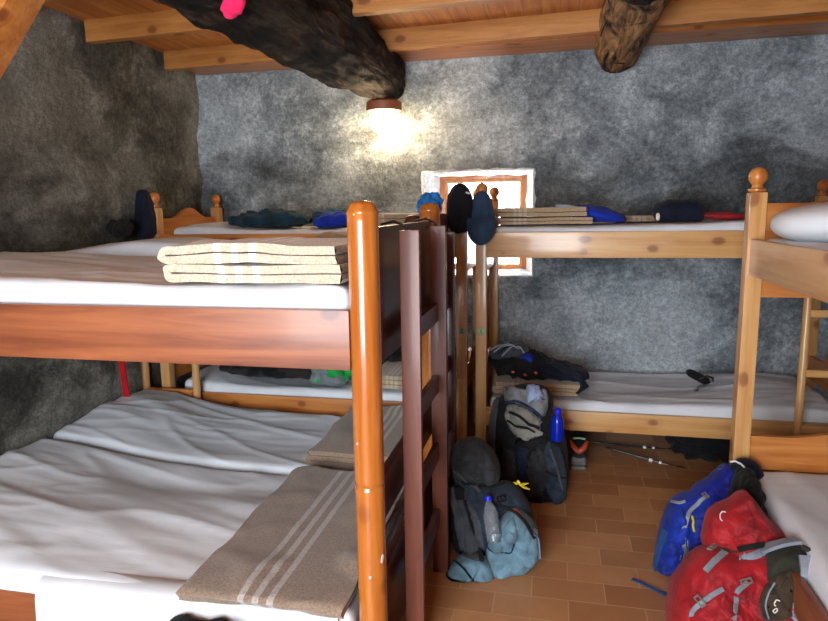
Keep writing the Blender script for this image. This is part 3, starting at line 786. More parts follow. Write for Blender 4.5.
# heap on the lower back bunk
t = thing('clothes_heap', 'black clothes heap beside post number one on the back wall lower bunk', 'clothing', (-.2, 4.05, .53))
bm = newbm(); blob(bm, (-.20, 4.08, .60), (.40, .36, .17), (0, .15, 0), 2.3, 11, .16, 6, .15, 12, flat=.534); obj('garment', bm, M['black'], t)
bm = newbm(); blob(bm, (-.27, 4.05, .69), (.24, .2, .09), (0, -.2, .2), 2.2, 12, .15, 9, .12, 14); obj('garment', bm, M['mgrey'], t, label='grey mesh fabric')
for k in range(4):
    bm = newbm(); pts = [at(x, y, Y=3.90) for x, y in ((490+k*4, 350+k*2), (497+k*5, 346), (508+k*4, 344+k), (518+k*2, 347+k*2))]; tube(bm, pts, .006, 6); obj('strap', bm, M['lgrey'] if k != 2 else M['darkmetal'], t)
lump('rolled_cloth', 'small bright blue rolled cloth on top of the black clothes heap', 'cloth', M['cobalt'], at(525, 360, Y=3.98), (.10, .10, .075), (0, 0, 0), 13, .1, 10, .05, 14)
t = thing('rain_jacket', 'dark navy jacket with hanging ends draped over the beige blanket, lower bunk', 'jacket', (.05, 4.0, .53))
bm = newbm(); blob(bm, (.04, 4.05, .575), (.36, .3, .10), (0, .16, .1), 2.2, 14, .14, 7, .14, 12, flat=.532); obj('body', bm, M['navy'], t)
for k in range(4):
    bm = newbm(); a = at(570+k*3, 374+k*2, Y=3.96); b = at(580+k*2.5, 383+k*3-6, Y=3.86); c_ = at(583-k*2.2, 392+k*1.5-3, Y=3.83); tube(bm, [a, a.lerp(b, .6)+V((0, 0, .008)), b, c_], [.015, .013, .011, .008], 8); obj('sleeve_end', bm, M['navy'], t)
for k, (x, y) in enumerate(((513, 372), (525, 375), (536, 373))):
    lump('clip', ['orange clip at the left among the black clothes', 'orange clip in the middle of the black clothes', 'orange clip at the right of the black clothes'][k], 'clip', M['orange'], at(x, y, Y=3.885), (.022, .018, .016), (0, .3*k, 0), k, .1, 10, 0, 10, seg=(16, 10), group='small orange clips')

# jacket hanging in the far left corner, black strap bag, red strap
t = thing('hanging_jacket', 'dark navy jacket hanging on the far left bunk post', 'jacket', (-2.64, 3.76, 1.44))
def taper(q): k = (q.z+.16)/.32; return V((q.x*(1.15-.55*k), q.y, q.z))
bm = newbm(); blob(bm, (-2.635, 3.77, 1.59), (.135, .10, .32), (0, 0, 0), 3, 15, .05, 6, .06, 12, shape=taper); obj('body', bm, M['navy'], t)
lump('strap_bag', 'black bag hung low beside the navy jacket, against the left wall', 'bag', M['black'], (-2.66, 3.55, 1.50), (.13, .12, .11), (0, 0, 0), 16, .15, 8, .12, 14)
bm = newbm(); pts = [at(118, 355, Y=3.5), at(120, 375, Y=3.5), at(122, 402, Y=3.48)]
def ribbon(bm, pts, nrm, w, th=.003):
    pts = [V(p) for p in pts]; n = len(pts); rings = []
    if isinstance(nrm, V) or len(nrm) == 3 and not hasattr(nrm[0], '__len__'): nrm = [V(nrm)]*n
    for i, p in enumerate(pts):
        d = (pts[min(i+1, n-1)]-pts[max(i-1, 0)]).normalized(); nn = V(nrm[i]); nn = (nn-nn.dot(d)*d).normalized(); s = d.cross(nn)
        ww = w[i] if hasattr(w, '__len__') else w
        rings.append([bm.verts.new(p+s*a*ww/2+nn*b*th/2) for a, b in ((-1, -1), (1, -1), (1, 1), (-1, 1))])
    for a, b in zip(rings, rings[1:]):
        for k in range(4): bm.faces.new((a[k], a[(k+1) % 4], b[(k+1) % 4], b[k]))
    bm.faces.new(rings[0][::-1]); bm.faces.new(rings[-1])
ribbon(bm, [(-2.665, 3.45, .80), (-2.655, 3.45, .60), (-2.64, 3.45, .40)], (0, -1, 0), .04, .012)
tag(obj('red_strap', bm, M['redstrap'], loc=(-2.66, 3.45, .4)), 'red strap hanging by the left wall beside the far pine ladder', 'strap')

# ------------------------------------------------------------------ caps on the posts
def cap_shell(c, dims, seed, prof, squash, mat, name, parent, rotz=0, crease=0):
    bm = newbm(); seg = 32; rings = []
    for (r, z) in prof:
        ring = []
        for k in range(seg):
            a = 2*PI*k/seg; rr = r*(1+.05*noise.noise(V((math.cos(a)*2, math.sin(a)*2, z*12+seed)))+crease*math.cos(6*a)*.05)
            ring.append(bm.verts.new(V(c)+V((rr*math.cos(a), rr*math.sin(a)*squash, z))))
        rings.append(ring)
    for p, q in zip(rings, rings[1:]):
        for k in range(seg): bm.faces.new((p[k], p[(k+1) % seg], q[(k+1) % seg], q[k]))
    bm.faces.new(rings[0][::-1]); bm.faces.new(rings[-1])
    return obj(name, bm, mat, parent, auto=80)
def visor(bm, c, w, h, bulge, th=.006, n=20):
    """curved cap peak hanging down from c, bulging towards the viewer"""
    g = {}
    for s in (0, 1):
        for i in range(n+1):
            u = -1+2*i/n
            L = h*math.sqrt(max(0, 1-u**2*.96))**.8
            for j in range(9):
                v_ = j/8
                g[s, i, j] = bm.verts.new(V(c)+V((u*w/2, -bulge*(1-u*u)*(.7+.3*math.sin(v_*PI))-.012*math.sin(PI*v_)+s*th, -v_*L)))
    for i in range(n):
        for j in range(8):
            bm.faces.new((g[0, i, j], g[0, i+1, j], g[0, i+1, j+1], g[0, i, j+1])); bm.faces.new((g[1, i, j], g[1, i, j+1], g[1, i+1, j+1], g[1, i+1, j]))
        for j in (0, 8): bm.faces.new((g[0, i, j], g[0, i+1, j], g[1, i+1, j], g[1, i, j]))
    for j in range(8):
        for i in (0, n): bm.faces.new((g[0, i, j], g[0, i, j+1], g[1, i, j+1], g[1, i, j]))
cb_ = V((-.421, 3.77, 1.378))
t = thing('baseball_cap', 'slate blue cap hanging upside down on post number one by the window', 'cap', cb_+V((0, 0, 0)))
cap_shell(cb_, None, 3, [(.066, .125), (.072, .16), (.070, .19), (.062, .225), (.055, .26), (.042, .29), (.032, .305), (.018, .315)], .52, M['capblue'], 'crown', t, crease=1)
bm = newbm(); visor(bm, cb_+V((0, -.03, .162)), .172, .155, .055); obj('visor', bm, M['capblue'], t)
for k in (-.6, 0, .6):
    bm = newbm(); pts = []
    for (r, z) in [(.0735, .165), (.0705, .19), (.0632, .225), (.052, .265), (.040, .292), (.024, .311)]:
        a = -PI/2+k; pts.append(cb_+V((r*math.cos(a)*1.02, r*math.sin(a)*.54, z)))
    tube(bm, pts, .0016, 6); obj('seam', bm, M['slateb'], t)
ck = V((-.549, 3.765, 1.452))
t = thing('baseball_cap', 'black cap hanging on the post left of the slate blue cap', 'cap', ck)
cap_shell(ck, None, 7, [(.03, .005), (.055, .02), (.07, .06), (.076, .12), (.076, .17), (.068, .22), (.05, .262), (.03, .283), (.012, .29)], .55, M['capblack'], 'crown', t, crease=1)
bm = newbm(); visor(bm, ck+V((-.01, -.018, .115)), .135, .115, .035); obj('visor', bm, M['capblack'], t)
bm = newbm(); pts = [ck+V((-.068, -.015, .13)), ck+V((-.06, -.028, .19)), ck+V((-.042, -.03, .24)), ck+V((-.015, -.022, .275))]; tube(bm, pts, .003, 6); obj('seam', bm, M['dgrey'], t)
bm = newbm(); blob(bm, ck+V((.052, -.035, .232)), (.03, .008, .011), (0, .35, .3), 3, 1, 0, 1, 0, 1, (12, 8)); obj('badge', bm, M['white'], t, label='small white badge')
# blue cloth on the second post
t = thing('blue_cloth', 'bright blue cloth draped over the second amber post top', 'cloth', (-.557, 2.88, 1.6))
bm = newbm(); blob(bm, (-.562, 2.93, 1.622), (.095, .10, .085), (0, 0, 0), 2.2, 17, .18, 14, .2, 26); obj('folds', bm, M['cyan'], t)

# ------------------------------------------------------------------ backpacks
class Bag:
    """parts are placed where a line of sight meets the body, then lifted by their own thickness"""
    def __init__(s, name, label, loc): s.t = thing(name, label, 'backpack', loc); s.tri = []
    def body(s, name, mat, *a, label=None, **k):
        k.setdefault('cr', .3); k.setdefault('crf', 9); k.setdefault('seg', (84, 56))
        bm = newbm(); blob(bm, *a, **k)
        for v in bm.verts: v.co.z = max(v.co.z, .006)
        bmesh.ops.recalc_face_normals(bm, faces=bm.faces[:]); bm.normal_update()
        s.bv = getattr(s, 'bv', []) + [BVHTree.FromBMesh(bm)]
        return obj(name, bm, mat, s.t, label=label)
    def puff(s, name, mat, poly, Y, T, kx=0., ky=0., seed=0, label=None, cr=.25, crf=9, am=.17, tb=None, p=2.6):
        """stuffed fabric volume: its outline, real thickness T in front and tb behind"""
        n0 = len(poly); out = []
        cx = sum(q[0] for q in poly)/n0; cy = sum(q[1] for q in poly)/n0
        for i in range(n0):
            a, b, c_, d = [V(poly[(i+k) % n0]) for k in (-1, 0, 1, 2)]
            for k in range(11):
                t = k/11; out.append(.5*((2*b)+(-a+c_)*t+(2*a-5*b+4*c_-d)*t*t+(-a+3*b-3*c_+d)*t**3))
        P = [at(q.x, q.y, Y=Y+kx*(q.x-cx)+ky*(q.y-cy)) for q in out]; C0 = at(cx, cy, Y=Y)
        nn = (P[0]-C0).cross(P[len(P)//4]-C0).normalized()
        if nn.dot(CAM-C0) < 0: nn = -nn
        tb = T if tb is None else tb; K = 34; m_ = len(P); so = V((seed*3.3, seed*7.1, seed*1.9)); bm = newbm()
        def sk(sgn, th):
            rs = []
            for k in range(K):
                q = (1-(1-k/K)**1.0); row = []
                for w in (P if k else [C0]):
                    x = C0.lerp(w, q); h = th*(1-q**p)**(1/p)
                    f = fbm(x*7+so+V((0, sgn, 0)), 4)*am*th*2.2
                    d_ = noise.voronoi(x*crf+so)[0]; f += (min(.5, d_[1]-d_[0])-.2)*cr*th
                    f += (max(0, ridge(V((x.x*7+x.z*4, x.y*5, x.z*11-x.x*5))+so*2+V((0, sgn, 0))))**4)*.16*th - (max(0, ridge(V((x.x*12, x.y*8, x.z*9+x.x*6))+so*3))**5)*.12*th
                    e = 1-q**6
                    row.append(bm.verts.new(x+nn*sgn*max(.004, h+f*e)))
                rs.append(row)
            return rs
        edge = [bm.verts.new(w+nn*.004*noise.noise(w*20)) for w in P]
        for sgn, th in ((1, T), (-1, tb)):
            rs = sk(sgn, th); rs.append(edge)
            for i in range(m_): bm.faces.new((rs[0][0], rs[1][i], rs[1][(i+1) % m_]))
            for a, b in zip(rs[1:], rs[2:]):
                for i in range(m_): bm.faces.new((a[i], a[(i+1) % m_], b[(i+1) % m_], b[i]))
        for v in bm.verts: v.co.z = max(v.co.z, .006)
        bmesh.ops.recalc_face_normals(bm, faces=bm.faces[:]); bm.normal_update()
        s.bv = getattr(s, 'bv', []) + [BVHTree.FromBMesh(bm)]
        return obj(name, bm, mat, s.t, label=label, auto=180)
    def hit(s, x, y, off=0.):
        r = ray(x, y); best = None
        for b in s.bv:
            h = b.ray_cast(CAM, r)
            if h[0] is not None and (best is None or h[3] < best[3]): best = h
        if best is None: return None
        n = best[1] if best[1].dot(r) < 0 else -best[1]
        return best[0]+n*off, n
    def strap(s, name, mat, px, w, th=.004, off=.004, parent=None, label=None, sub=5):
        P, N = [], []
        for i in range(len(px)-1):
            for k in range(sub):
                a = V(px[i]).lerp(V(px[i+1]), k/sub); h = s.hit(a.x, a.y, off+th/2)
                if h: P.append(h[0]); N.append(h[1])
        h = s.hit(px[-1][0], px[-1][1], off+th/2)
        if h: P.append(h[0]); N.append(h[1])
        if len(P) < 2: return None
        for _ in range(2):
            P = [P[0]]+[(P[i-1]+P[i]*2+P[i+1])/4 for i in range(1, len(P)-1)]+[P[-1]]
            N = [N[0]]+[(N[i-1]+N[i]*2+N[i+1]).normalized() for i in range(1, len(N)-1)]+[N[-1]]
        bm = newbm(); ribbon(bm, P, N, w, th); return obj(name, bm, mat, parent or s.t, label=label, auto=50)
    def cord(s, name, mat, px, r, off=.003, label=None, sub=4):
        P = []
        for i in range(len(px)-1):
            for k in range(sub):
                a = V(px[i]).lerp(V(px[i+1]), k/sub); h = s.hit(a.x, a.y, off+r)
                if h: P.append(h[0])
        if len(P) < 2: return None
        P = [P[0]]+[(P[i-1]+P[i]*2+P[i+1])/4 for i in range(1, len(P)-1)]+[P[-1]]
        bm = newbm(); tube(bm, P, r, 8); return obj(name, bm, mat, s.t, label=label)
    def patch(s, name, mat, poly, th=.02, off=0., label=None, res=1.6, bulge=1., seed=0, add=False):
        """a sewn-on panel: pixel polygon laid over the body, with its own padded thickness"""
        xs = [p[0] for p in poly]; ys = [p[1] for p in poly]
        def inside(x, y):
            c = False; j = len(poly)-1
            for i in range(len(poly)):
                if (poly[i][1] > y) != (poly[j][1] > y) and x < (poly[j][0]-poly[i][0])*(y-poly[i][1])/(poly[j][1]-poly[i][1])+poly[i][0]: c = not c
                j = i
            return c
        cx, cy = sum(xs)/len(xs), sum(ys)/len(ys)
        # radial grid from centre to outline
        out = []
        nn = len(poly); per_e = max(3, int(60/nn))
        for i in range(nn):
            a, b = V(poly[i]), V(poly[(i+1) % nn])
            for k in range(per_e): out.append(a.lerp(b, k/per_e))
        for _ in range(2): out = [(out[i-1]+out[i]*2+out[(i+1) % len(out)])/4 for i in range(len(out))]
        K = 9; rings = []
        h0 = s.hit(cx, cy, 0)
        if not h0: return None
        lastd = (h0[0]-CAM).length
        bm = newbm()
        ctr = bm.verts.new(h0[0]+h0[1]*(th+off)); 
        for k in range(1, K+1):
            ring = []; q = k/K
            for i, o_ in enumerate(out):
                p = V((cx, cy)).lerp(o_, q); h = s.hit(p.x, p.y, 0)
                prof = math.sqrt(max(0, 1-q**4)) if bulge else 1
                cre = 1+.25*noise.noise(V((p.x*.12, p.y*.12, seed)))
                if h and abs((h[0]-CAM).length-lastd) < .25: ring.append(bm.verts.new(h[0]+h[1]*(off+th*prof*cre)))
                else:
                    pr = rings[-1][i].co if rings else ctr.co
                    r = ray(p.x, p.y); ring.append(bm.verts.new(CAM+r*((pr-CAM).length+.01)))
            rings.append(ring)
        m_ = len(out)
        for i in range(m_): bm.faces.new((ctr, rings[0][i], rings[0][(i+1) % m_]))
        for a, b in zip(rings, rings[1:]):
            for i in range(m_): bm.faces.new((a[i], a[(i+1) % m_], b[(i+1) % m_], b[i]))
        # back skin, sunk into the body
        d = h0[1]
        back = [bm.verts.new(v.co-d*(off+.012)) for v in rings[-1]]
        for i in range(m_): bm.faces.new((rings[-1][i], rings[-1][(i+1) % m_], back[(i+1) % m_], back[i]))
        bm.faces.new(back[::-1])
        if add: bmesh.ops.recalc_face_normals(bm, faces=bm.faces[:]); bm.normal_update(); s.bv.append(BVHTree.FromBMesh(bm))
        return obj(name, bm, mat, s.t, label=label, auto=70)
    def buckle(s, mat, x, y, w=.03, h=.02, ang=0, name='buckle', label=None):
        hh = s.hit(x, y, .008)
        if not hh: return
        p, n = hh; u = n.orthogonal().normalized() if abs(n.z) > .95 else V((0, 0, 1)).cross(n).normalized(); v_ = n.cross(u)
        mt = Matrix(((u.x, v_.x, n.x, p.x), (u.y, v_.y, n.y, p.y), (u.z, v_.z, n.z, p.z), (0, 0, 0, 1))) @ Matrix.Rotation(ang, 4, 'Z')
        bm = newbm(); e = .005
        for lo, hi in (((-w/2, -h/2, -.003), (w/2, -h/2+e, .004)), ((-w/2, h/2-e, -.003), (w/2, h/2, .004)), ((-w/2, -h/2, -.003), (-w/2+e, h/2, .004)), ((w/2-e, -h/2, -.003), (w/2, h/2, .004)), ((-e/2, -h/2, -.003), (e/2, h/2, .004))):
            add_box(bm, lo, hi, .001, mt)
        obj(name, bm, mat, s.t, label=label)

# --- A: tall grey and black pack against post one
A = Bag('backpack', 'tall black and grey backpack leaning against the post with sticker one', (-.12, 3.45, 0))
A.puff('pack_body', M['black'], [(503,394),(520,384),(545,386),(553,400),(553,415),(563,428),(568,455),(567,490),(558,510),(552,526),(532,520),(505,506),(492,482),(487,450),(491,420),(496,402)], 3.47, .13, seed=21, tb=.10)
A.patch('side_panel', M['slateb'], [(548, 440), (560, 446), (566, 470), (566, 500), (556, 508), (546, 490), (541, 460)], .02, seed=3, add=True)
A.patch('back_pad', M['dgrey'], [(531, 452), (540, 448), (546, 460), (547, 480), (542, 496), (529, 498), (527, 475)], .022, seed=1, label='dark grey padded back pad')
A.patch('back_pad', M['dgrey'], [(503, 446), (514, 452), (517, 475), (517, 498), (505, 494), (500, 470)], .020, seed=2, label='dark grey padded back pad')
A.patch('mesh_channel', M['dblue'], [(518, 446), (528, 446), (528, 456), (525, 490), (519, 490)], .006)
A.patch('lid', M['grey2'], [(502, 386), (516, 388), (536, 392), (546, 388), (549, 400), (545, 418), (530, 410), (516, 402), (505, 404)], .03, seed=6, label='light grey upper flap', add=True)
A.patch('lid_pocket', M['grey'], [(507, 404), (520, 404), (532, 412), (541, 420), (540, 436), (528, 440), (516, 437), (509, 428), (504, 416)], .045, seed=5, label='stone grey lumpy pocket', add=True)
A.patch('lining', M['paleblue'], [(527, 387), (538, 388), (541, 397), (536, 402), (528, 399)], .03, .01, label='pale blue lining', seed=4)
A.strap('piping', M['dblue'], [(505, 403), (515, 400), (527, 405), (538, 413), (543, 418)], .012, .008)
A.strap('strap', M['black'], [(510, 412), (520, 416), (528, 424), (538, 428)], .014, .010, .004)
A.strap('strap', M['black'], [(508, 420), (514, 426), (524, 426), (534, 432)], .010, .010, .004)
A.strap('shoulder_strap', M['mgrey'], [(498, 400), (494, 420), (493, 450), (497, 480), (500, 500)], .04, .014)
A.strap('belt', M['black'], [(512, 442), (524, 446), (536, 443), (545, 440)], .03, .012)
A.buckle(M['blackp'], 516, 440, .04, .025, .2)
A.strap('compression_strap', M['mgrey'], [(550, 450), (557, 468), (562, 490)], .012, .004)
A.strap('compression_strap', M['black'], [(545, 470), (555, 475), (565, 478)], .012, .004)
# blue bottle in its side pocket
hb = A.hit(555, 440, .02); bb = (hb[0] if hb else at(557, 441, Y=3.38))+V((0, -.015, 0))
bt = thing('water_bottle', 'shiny blue metal bottle in the side pocket of the tall grey pack', 'bottle', bb)
bm = newbm(); _lathe(bm, bb, V((.02, 0, 1)), [(.028, 0), (.033, .006), (.034, .03), (.033, .10), (.028, .125), (.018, .142), (.015, .148)], 24); obj('flask', bm, M['bluebottle'], bt)
bm = newbm(); _lathe(bm, bb+V((.003, 0, .148)), V((.02, 0, 1)), [(.017, 0), (.018, .004), (.018, .026), (.014, .03)], 20); obj('cap', bm, M['bluecap'], bt)

# --- B: teal pack by the ladder
B = Bag('backpack', 'dusty teal and black backpack at the foot of the brown ladder', (-.22, 2.65, 0))
B.puff('top_pack', M['dgrey'], [(452,447),(462,441),(478,440),(492,452),(500,468),(498,482),(482,488),(462,486),(450,468)], 2.87, .11, seed=31, label='charcoal rounded upper part', cr=.5, crf=12)
B.puff('pack_body', M['slateb'], [(466,482),(490,484),(512,486),(526,500),(534,520),(530,545),(500,565),(480,560),(468,530)], 2.82, .13, seed=32, label='blue slate main body', cr=.4, crf=12)
B.puff('lower_pack', M['teal'], [(487,545),(492,530),(505,515),(516,510),(528,517),(538,530),(542,545),(538,558),(520,574),(500,582),(489,575),(485,560)], 2.70, .10, seed=33, label='dusty teal lower compartment', cr=.4, crf=12)
B.puff('hip_pocket', M['teal'], [(447,574),(455,561),(470,556),(485,560),(494,572),(492,584),(475,592),(456,593),(448,585)], 2.60, .08, seed=34, label='dusty teal rounded hip pocket', cr=.35, crf=14)
B.puff('back_frame', M['black'], [(447,490),(460,484),(472,500),(482,540),(487,562),(470,562),(455,552),(448,520)], 2.80, .06, seed=35, label='black back frame')
B.patch('lid_flap', M['dgrey'], [(455, 444), (472, 440), (488, 452), (497, 468), (494, 484), (478, 484), (462, 466)], .012, seed=2)
B.patch('back_panel', M['mgrey'], [(453, 500), (468, 500), (480, 520), (484, 548), (478, 562), (462, 556), (455, 530)], .008, seed=3)
B.patch('bottle_pocket', M['teal'], [(489, 545), (500, 540), (509, 522), (514, 516), (518, 535), (513, 552), (503, 557), (492, 553)], .018, seed=4, label='dusty teal bottle pocket')
B.strap('strap', M['black'], [(462, 482), (478, 484), (492, 488), (503, 484)], .022, .006)
B.strap('strap', M['mgrey'], [(455, 470), (466, 480), (480, 492)], .014, .005)
B.strap('strap', M['black'], [(484, 500), (500, 504), (514, 512), (524, 522), (534, 538)], .016, .006)
B.strap('shoulder_strap', M['mgrey'], [(450, 480), (453, 500), (461, 520), (472, 538)], .035, .012)
B.strap('shoulder_strap', M['black'], [(466, 500), (472, 520), (478, 545), (481, 562)], .022, .01)
B.strap('strap', M['black'], [(452, 560), (462, 566), (472, 578), (478, 590)], .008, .005)
B.cord('pocket_edge', M['dblue'], [(489, 545), (495, 552), (504, 554), (511, 550), (513, 543)], .003, .016)
B.cord('cord', M['lgrey'], [(535, 532), (538, 542), (539, 556), (538, 566)], .003)
B.buckle(M['metal'], 534, 533, .035, .022, .7, label='silver buckle')
B.buckle(M['blackp'], 501, 500, .04, .03, .3)
B.buckle(M['blackp'], 455, 552, .03, .02, 1.2)
B.strap('trim_tape', M['orange'], [(514, 510), (518, 513), (522, 518)], .006, .004)
h = B.hit(497, 543, .02)[0]
bt = thing('water_bottle', 'clear plastic bottle with blue cap tucked in the teal backpack', 'bottle', h)
ax = (B.hit(486, 500, .045)[0]-h).normalized()
bm = newbm(); _lathe(bm, h, ax, [(.026, 0), (.032, .006), (.033, .03), (.030, .034), (.033, .04), (.033, .07), (.030, .075), (.033, .08), (.033, .12), (.025, .145), (.014, .165), (.013, .175)], 24); obj('bottle_body', bm, M['clear'], bt)
bm = newbm(); _lathe(bm, h+ax*.175, ax, [(.016, 0), (.016, .018), (.013, .022)], 18); obj('bottle_cap', bm, M['bluecap'], bt)
# yellow flower tag
fc = B.hit(519, 484, .02); fc = fc[0] if fc else at(519, 484, Y=2.85)
t = thing('yellow_flower', 'small yellow plastic flower between the teal and the tall grey pack', 'flower', fc)
for k, (dx, dz, L) in enumerate(((-.005, .022, .05), (.045, .012, .05), (.05, -.018, .06), (-.025, .012, .035))):
    bm = newbm(); e = fc+V((dx, -.01, dz)); tube(bm, [fc, fc.lerp(e, .5)+V((0, -.006, 0)), e], [.006, .011, .004], 8, squash=.5); obj('petal', bm, M['yellow'], t)

# --- C: blue pack
Cc = Bag('backpack', 'royal blue backpack on the tiles, half behind the red backpack', (.62, 2.8, 0))
Cc.puff('pack_body', M['blue'], [(655,566),(658,540),(665,515),(675,500),(695,492),(715,490),(722,510),(714,545),(697,565),(677,576),(664,573)], 2.82, .12, seed=41, cr=.5, crf=11)
Cc.puff('lid', M['blue2'], [(690,494),(710,479),(727,465),(735,473),(742,485),(750,500),(735,513),(708,513),(694,506)], 2.84, .09, seed=42, label='deep blue lid', cr=.5, crf=13)
Cc.strap('strap', M['lgrey'], [(707, 497), (699, 503), (690, 512), (685, 524), (683, 540), (685, 552)], .016, .005)
Cc.strap('strap', M['lgrey'], [(672, 502), (680, 504), (686, 502)], .012, .005)
Cc.buckle(M['metal'], 706, 497, .035, .02, -.5, label='silver buckle')
Cc.cord('zip_pull', M['yellow'], [(693, 516), (694, 525), (695, 534)], .005, label='yellow zip pull')
Cc.strap('hip_belt', M['bluestrap'], [(668, 530), (662, 545), (658, 560), (656, 570)], .03, .01)
for k in range(3): Cc.strap('lettering_mark', M['lgrey'], [(679+k*4, 545-k*3), (681+k*4, 553-k*3), (679+k*4, 560-k*3)], .004, .002)
Cc.patch('pocket', M['blue'], [(672, 512), (684, 508), (690, 530), (684, 556), (670, 556), (664, 535)], .012, seed=2)
# navy cap/pouch with white piping by the post
t = thing('sun_hat', 'dark navy sun hat with white rim leaning on the right bunk post', 'hat', (.80, 2.85, .45))
hc = at(744, 478, Y=2.84)
bm = newbm(); blob(bm, hc, (.14, .12, .18), (0, .25, 0), 2.2, 51, .05, 6, .05, 10); obj('crown', bm, M['navy'], t)
bm = newbm(); tube(bm, [at(x, y, Y=2.775) for x, y in ((730, 462), (735, 461), (741, 464), (746, 469), (748, 475))], .004, 8); obj('rim', bm, M['white'], t, label='white rim')
lump('dark_jacket', 'black bundle wedged between the right bunk and the blue and red backpacks', 'clothing', M['black'], (.775, 2.68, .40), (.10, .30, .24), (0, .1, 0), 52, .1, 6, .1, 10)

# --- D: red pack
D = Bag('backpack', 'large red backpack with grey straps against the right lower mattress', (.62, 2.35, 0))
D.puff('pack_body', M['red'], [(667,625),(669,598),(677,578),(692,560),(712,550),(740,552),(770,548),(800,546),(809,562),(808,590),(804,640),(745,665),(690,655)], 2.33, .16, seed=61, cr=.45, crf=8)
D.puff('lid', M['red'], [(702,545),(706,520),(713,510),(730,502),(745,493),(754,499),(770,520),(787,536),(786,543),(762,546),(738,554),(720,550)], 2.42, .10, seed=62, label='red lid pocket', cr=.45, crf=9)
D.puff('back_frame', M['olive'], [(770,560),(790,548),(806,550),(812,575),(808,610),(800,650),(780,660),(765,640),(760,600)], 2.24, .07, seed=63, tb=.12, label='olive black back panel')
D.strap('shoulder_strap', M['lgrey'], [(740, 558), (755, 554), (770, 550), (785, 546), (798, 544)], .04, .012, .006, label='pale grey shoulder strap')
D.strap('load_strap', M['lgrey'], [(803, 556), (806, 570), (803, 590), (796, 606), (792, 620)], .034, .012, .006, label='pale grey strap')
D.strap('compression_strap', M['lgrey'], [(725, 553), (715, 562), (706, 572)], .022, .005, label='pale grey strap')
D.strap('compression_strap', M['lgrey'], [(748, 584), (738, 592), (734, 606), (734, 620)], .016, .005)
D.strap('compression_strap', M['lgrey'], [(724, 590), (712, 596), (700, 604), (690, 616)], .016, .005)
D.strap('gap', M['black'], [(738, 550), (750, 547), (764, 544)], .02, .004, .002)
D.strap('seam', M['khaki'], [(708, 548), (724, 550), (738, 552)], .006, .003)
D.patch('hip_fin', M['khaki'], [(763,621),(758,602),(764,586),(778,573),(793,568),(797,585),(793,605),(788,621)], .02, seed=5, label='brown black padded hip belt', add=True)
D.cord('bungee', M['lgrey'], [(770, 618), (766, 605), (770, 590), (778, 580)], .003)
D.buckle(M['metal'], 713, 549, .045, .022, .1, label='pale buckle')
D.buckle(M['metal'], 747, 583, .04, .022, .8, label='pale buckle')
D.buckle(M['metal'], 701, 602, .045, .022, -.4, label='pale buckle')
D.buckle(M['metal'], 796, 580, .035, .022, .6, label='pale buckle')
D.cord('logo', M['white'], [(726, 513), (723, 512), (720.5, 515), (721, 519), (724, 521)], .0022, .002, label='small white curved logo')
D.cord('lettering', M['white'], [(779, 601), (776, 600), (774.5, 602), (774.5, 605), (777, 606)], .002, .002, label='white letter C')
D.cord('lettering', M['white'], [(775, 609), (777.5, 608), (778, 611), (775.5, 613), (773.5, 611), (775, 609)], .002, .002, label='white letter O')
D.strap('grab_loop', M['dgrey'], [(788, 520), (795, 528), (801, 540), (805, 552)], .03, .012)
t = lump('fleece', 'dark olive rolled fleece between red backpack and right mattress', 'clothing', M['olive'], at(792, 530, Y=2.52)+V((0, .06, -.02)), (.10, .14, .12), (0, .3, 0), 71, .1, 6, .1, 10)

# blue strap on the floor
bm = newbm(); pts = [at(x, y, Z=.006) for x, y in ((632, 579), (640, 582), (650, 587), (660, 592), (670, 597))]; ribbon(bm, pts, (0, 0, 1), .016, .004)
tag(obj('loose_strap', bm, M['bluestrap'], loc=pts[0]), 'loose blue strap lying on the floor tiles left of the red backpack', 'strap')

# ------------------------------------------------------------------ boot and trekking poles under the back bunk
bx, by = .165, 3.86
t = thing('hiking_boot', 'grey boot with coral heel trim standing under the back wall bunk', 'boot', (bx, by, 0))
def boot_prof(z):  # half width, y start (heel), y end (toe)
    return .044 if z < .03 else .042
bm = newbm()
rbox(bm, (bx, by+.12, .014), (.094, .28, .028), .012, .014); obj('sole', bm, M['sole'], t, label='pale grey sole')
bm = newbm(); 
def bshape(q):
    k = (q.z+.055)/.11; return V((q.x*(1-.15*k), q.y, q.z))
rbox(bm, (bx, by+.12, .065), (.088, .268, .09), .035, .012, lambda p, n: V((0, 0, -.035*max(0, p.y/.134)**1.2 if p.z > 0 else 0))); obj('upper', bm, M['dgrey'], t)
bm = newbm(); rbox(bm, (bx, by+.118, .055), (.097, .276, .06), .022, .014, lambda p, n: V((0, 0, -.02*max(0, p.y/.13) if p.z > 0 else 0))); obj('rand', bm, M['sole'], t, label='grey rubber rand')
bm = newbm(); _lathe(bm, V((bx, by+.055, .10)), V((0, .05, 1)), [(.043, 0), (.042, .03), (.045, .07), (.048, .10), (.040, .104), (.036, .06)], 24); obj('ankle_collar', bm, M['black'], t)
bm = newbm(); P = []
for k in range(13):
    a = PI+PI*k/12; P.append((bx+.048*math.cos(a), by+.05+.055*math.sin(a),   .118+.045*abs(math.cos(a))**1.5))
tube(bm, P, [.009+.010*math.sin(PI*k/12) for k in range(13)], 10); obj('heel_trim', bm, M['orange'], t, label='coral heel trim')
bm = newbm(); tube(bm, [(bx-.035, by+.0, .198), (bx, by-.004, .204), (bx+.035, by+.0, .198)], .006, 8); obj('pull_tab', bm, M['tag'], t, label='pale green pull tab')

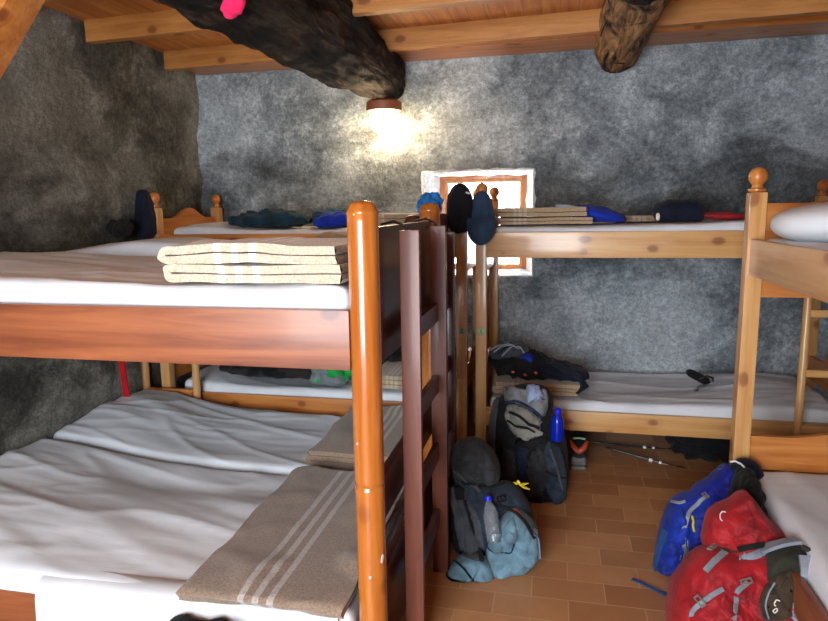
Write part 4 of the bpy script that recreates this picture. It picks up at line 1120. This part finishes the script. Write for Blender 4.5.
def pole(label, a, b):
    a, b = V(a), V(b); d = (b-a).normalized(); t = thing('trekking_pole', label, 'trekking pole', a, 'trekking poles under the bunk')
    L = (b-a).length
    bm = newbm(); tube(bm, [a.lerp(b, k/6) for k in range(6)]+[a.lerp(b, .8)], [.007, .007, .007, .0075, .008, .008, .008], 10); obj('shaft', bm, M['darkmetal'], t)
    bm = newbm(); tube(bm, [b-d*.14, b-d*.10, b-d*.04, b], [.012, .016, .014, .017], 12); obj('grip', bm, M['blackp'], t)
    bm = newbm(); tube(bm, [b-d*.30, b-d*.28], [.0125, .0125], 12); obj('collar', bm, M['white'], t, label='white collar')
    bm = newbm(); tube(bm, [b-d*.24, b-d*.225], [.0125, .0125], 12); obj('collar', bm, M['white'], t, label='white collar')
    bm = newbm(); tube(bm, [a, a-d*.05], [.008, .003], 8); obj('tip', bm, M['blackp'], t)
pole('upper of two trekking poles lying under the back wall bunk', at(600, 443, Y=4.30), at(690, 452, Y=4.32))
pole('lower of two trekking poles, slanting to the right under the back wall bunk', at(612, 449, Y=4.15)*1, at(700, 474, Y=3.98))

lump('dark_area_filler', 'black filler shape added for the dark area under the back wall bunk, behind the pole grips', 'bag', M['black'], (1.05, 4.25, .11), (.62, .40, .22), (0, 0, 0), 91, .1, 5, .1, 9, flat=.004)  # added filler standing for the solid dark area here, contents unknown
# black garment peeping out under the large blanket
lump('black_bag', 'black bundle on the foreground bunk edge under the large striped blanket', 'bag', M['black'], (-1.03, 1.69, .222), (.42, .12, .12), (0, .05, 0), 81, .1, 5, .1, 9)

# ------------------------------------------------------------------ light
W = bpy.data.worlds.new('sky'); S.world = W; W.use_nodes = True
bg = W.node_tree.nodes['Background']; bg.inputs[0].default_value = (.93, .96, 1, 1); bg.inputs[1].default_value = 6.0
def area(name, loc, rot, sx, sy, e, col):
    l = bpy.data.lights.new(name, 'AREA'); l.shape = 'RECTANGLE'; l.size = sx; l.size_y = sy; l.energy = e; l.color = col
    o = bpy.data.objects.new(name, l); COL.objects.link(o); o.location = loc; o.rotation_euler = rot; return o
area('window_daylight', (-.87, YF-.16, 1.35), (PI/2, 0, 0), 1.6, 1.75, 205, (.86, .93, 1))
area('back_window_daylight', (-.545, 5.12, 1.47), (-PI/2, 0, 0), .6, .65, 10, (.9, .95, 1))
S.view_settings.view_transform = 'Standard'; S.view_settings.look = 'None'; S.view_settings.gamma = 1
S.view_settings.exposure = 0.0
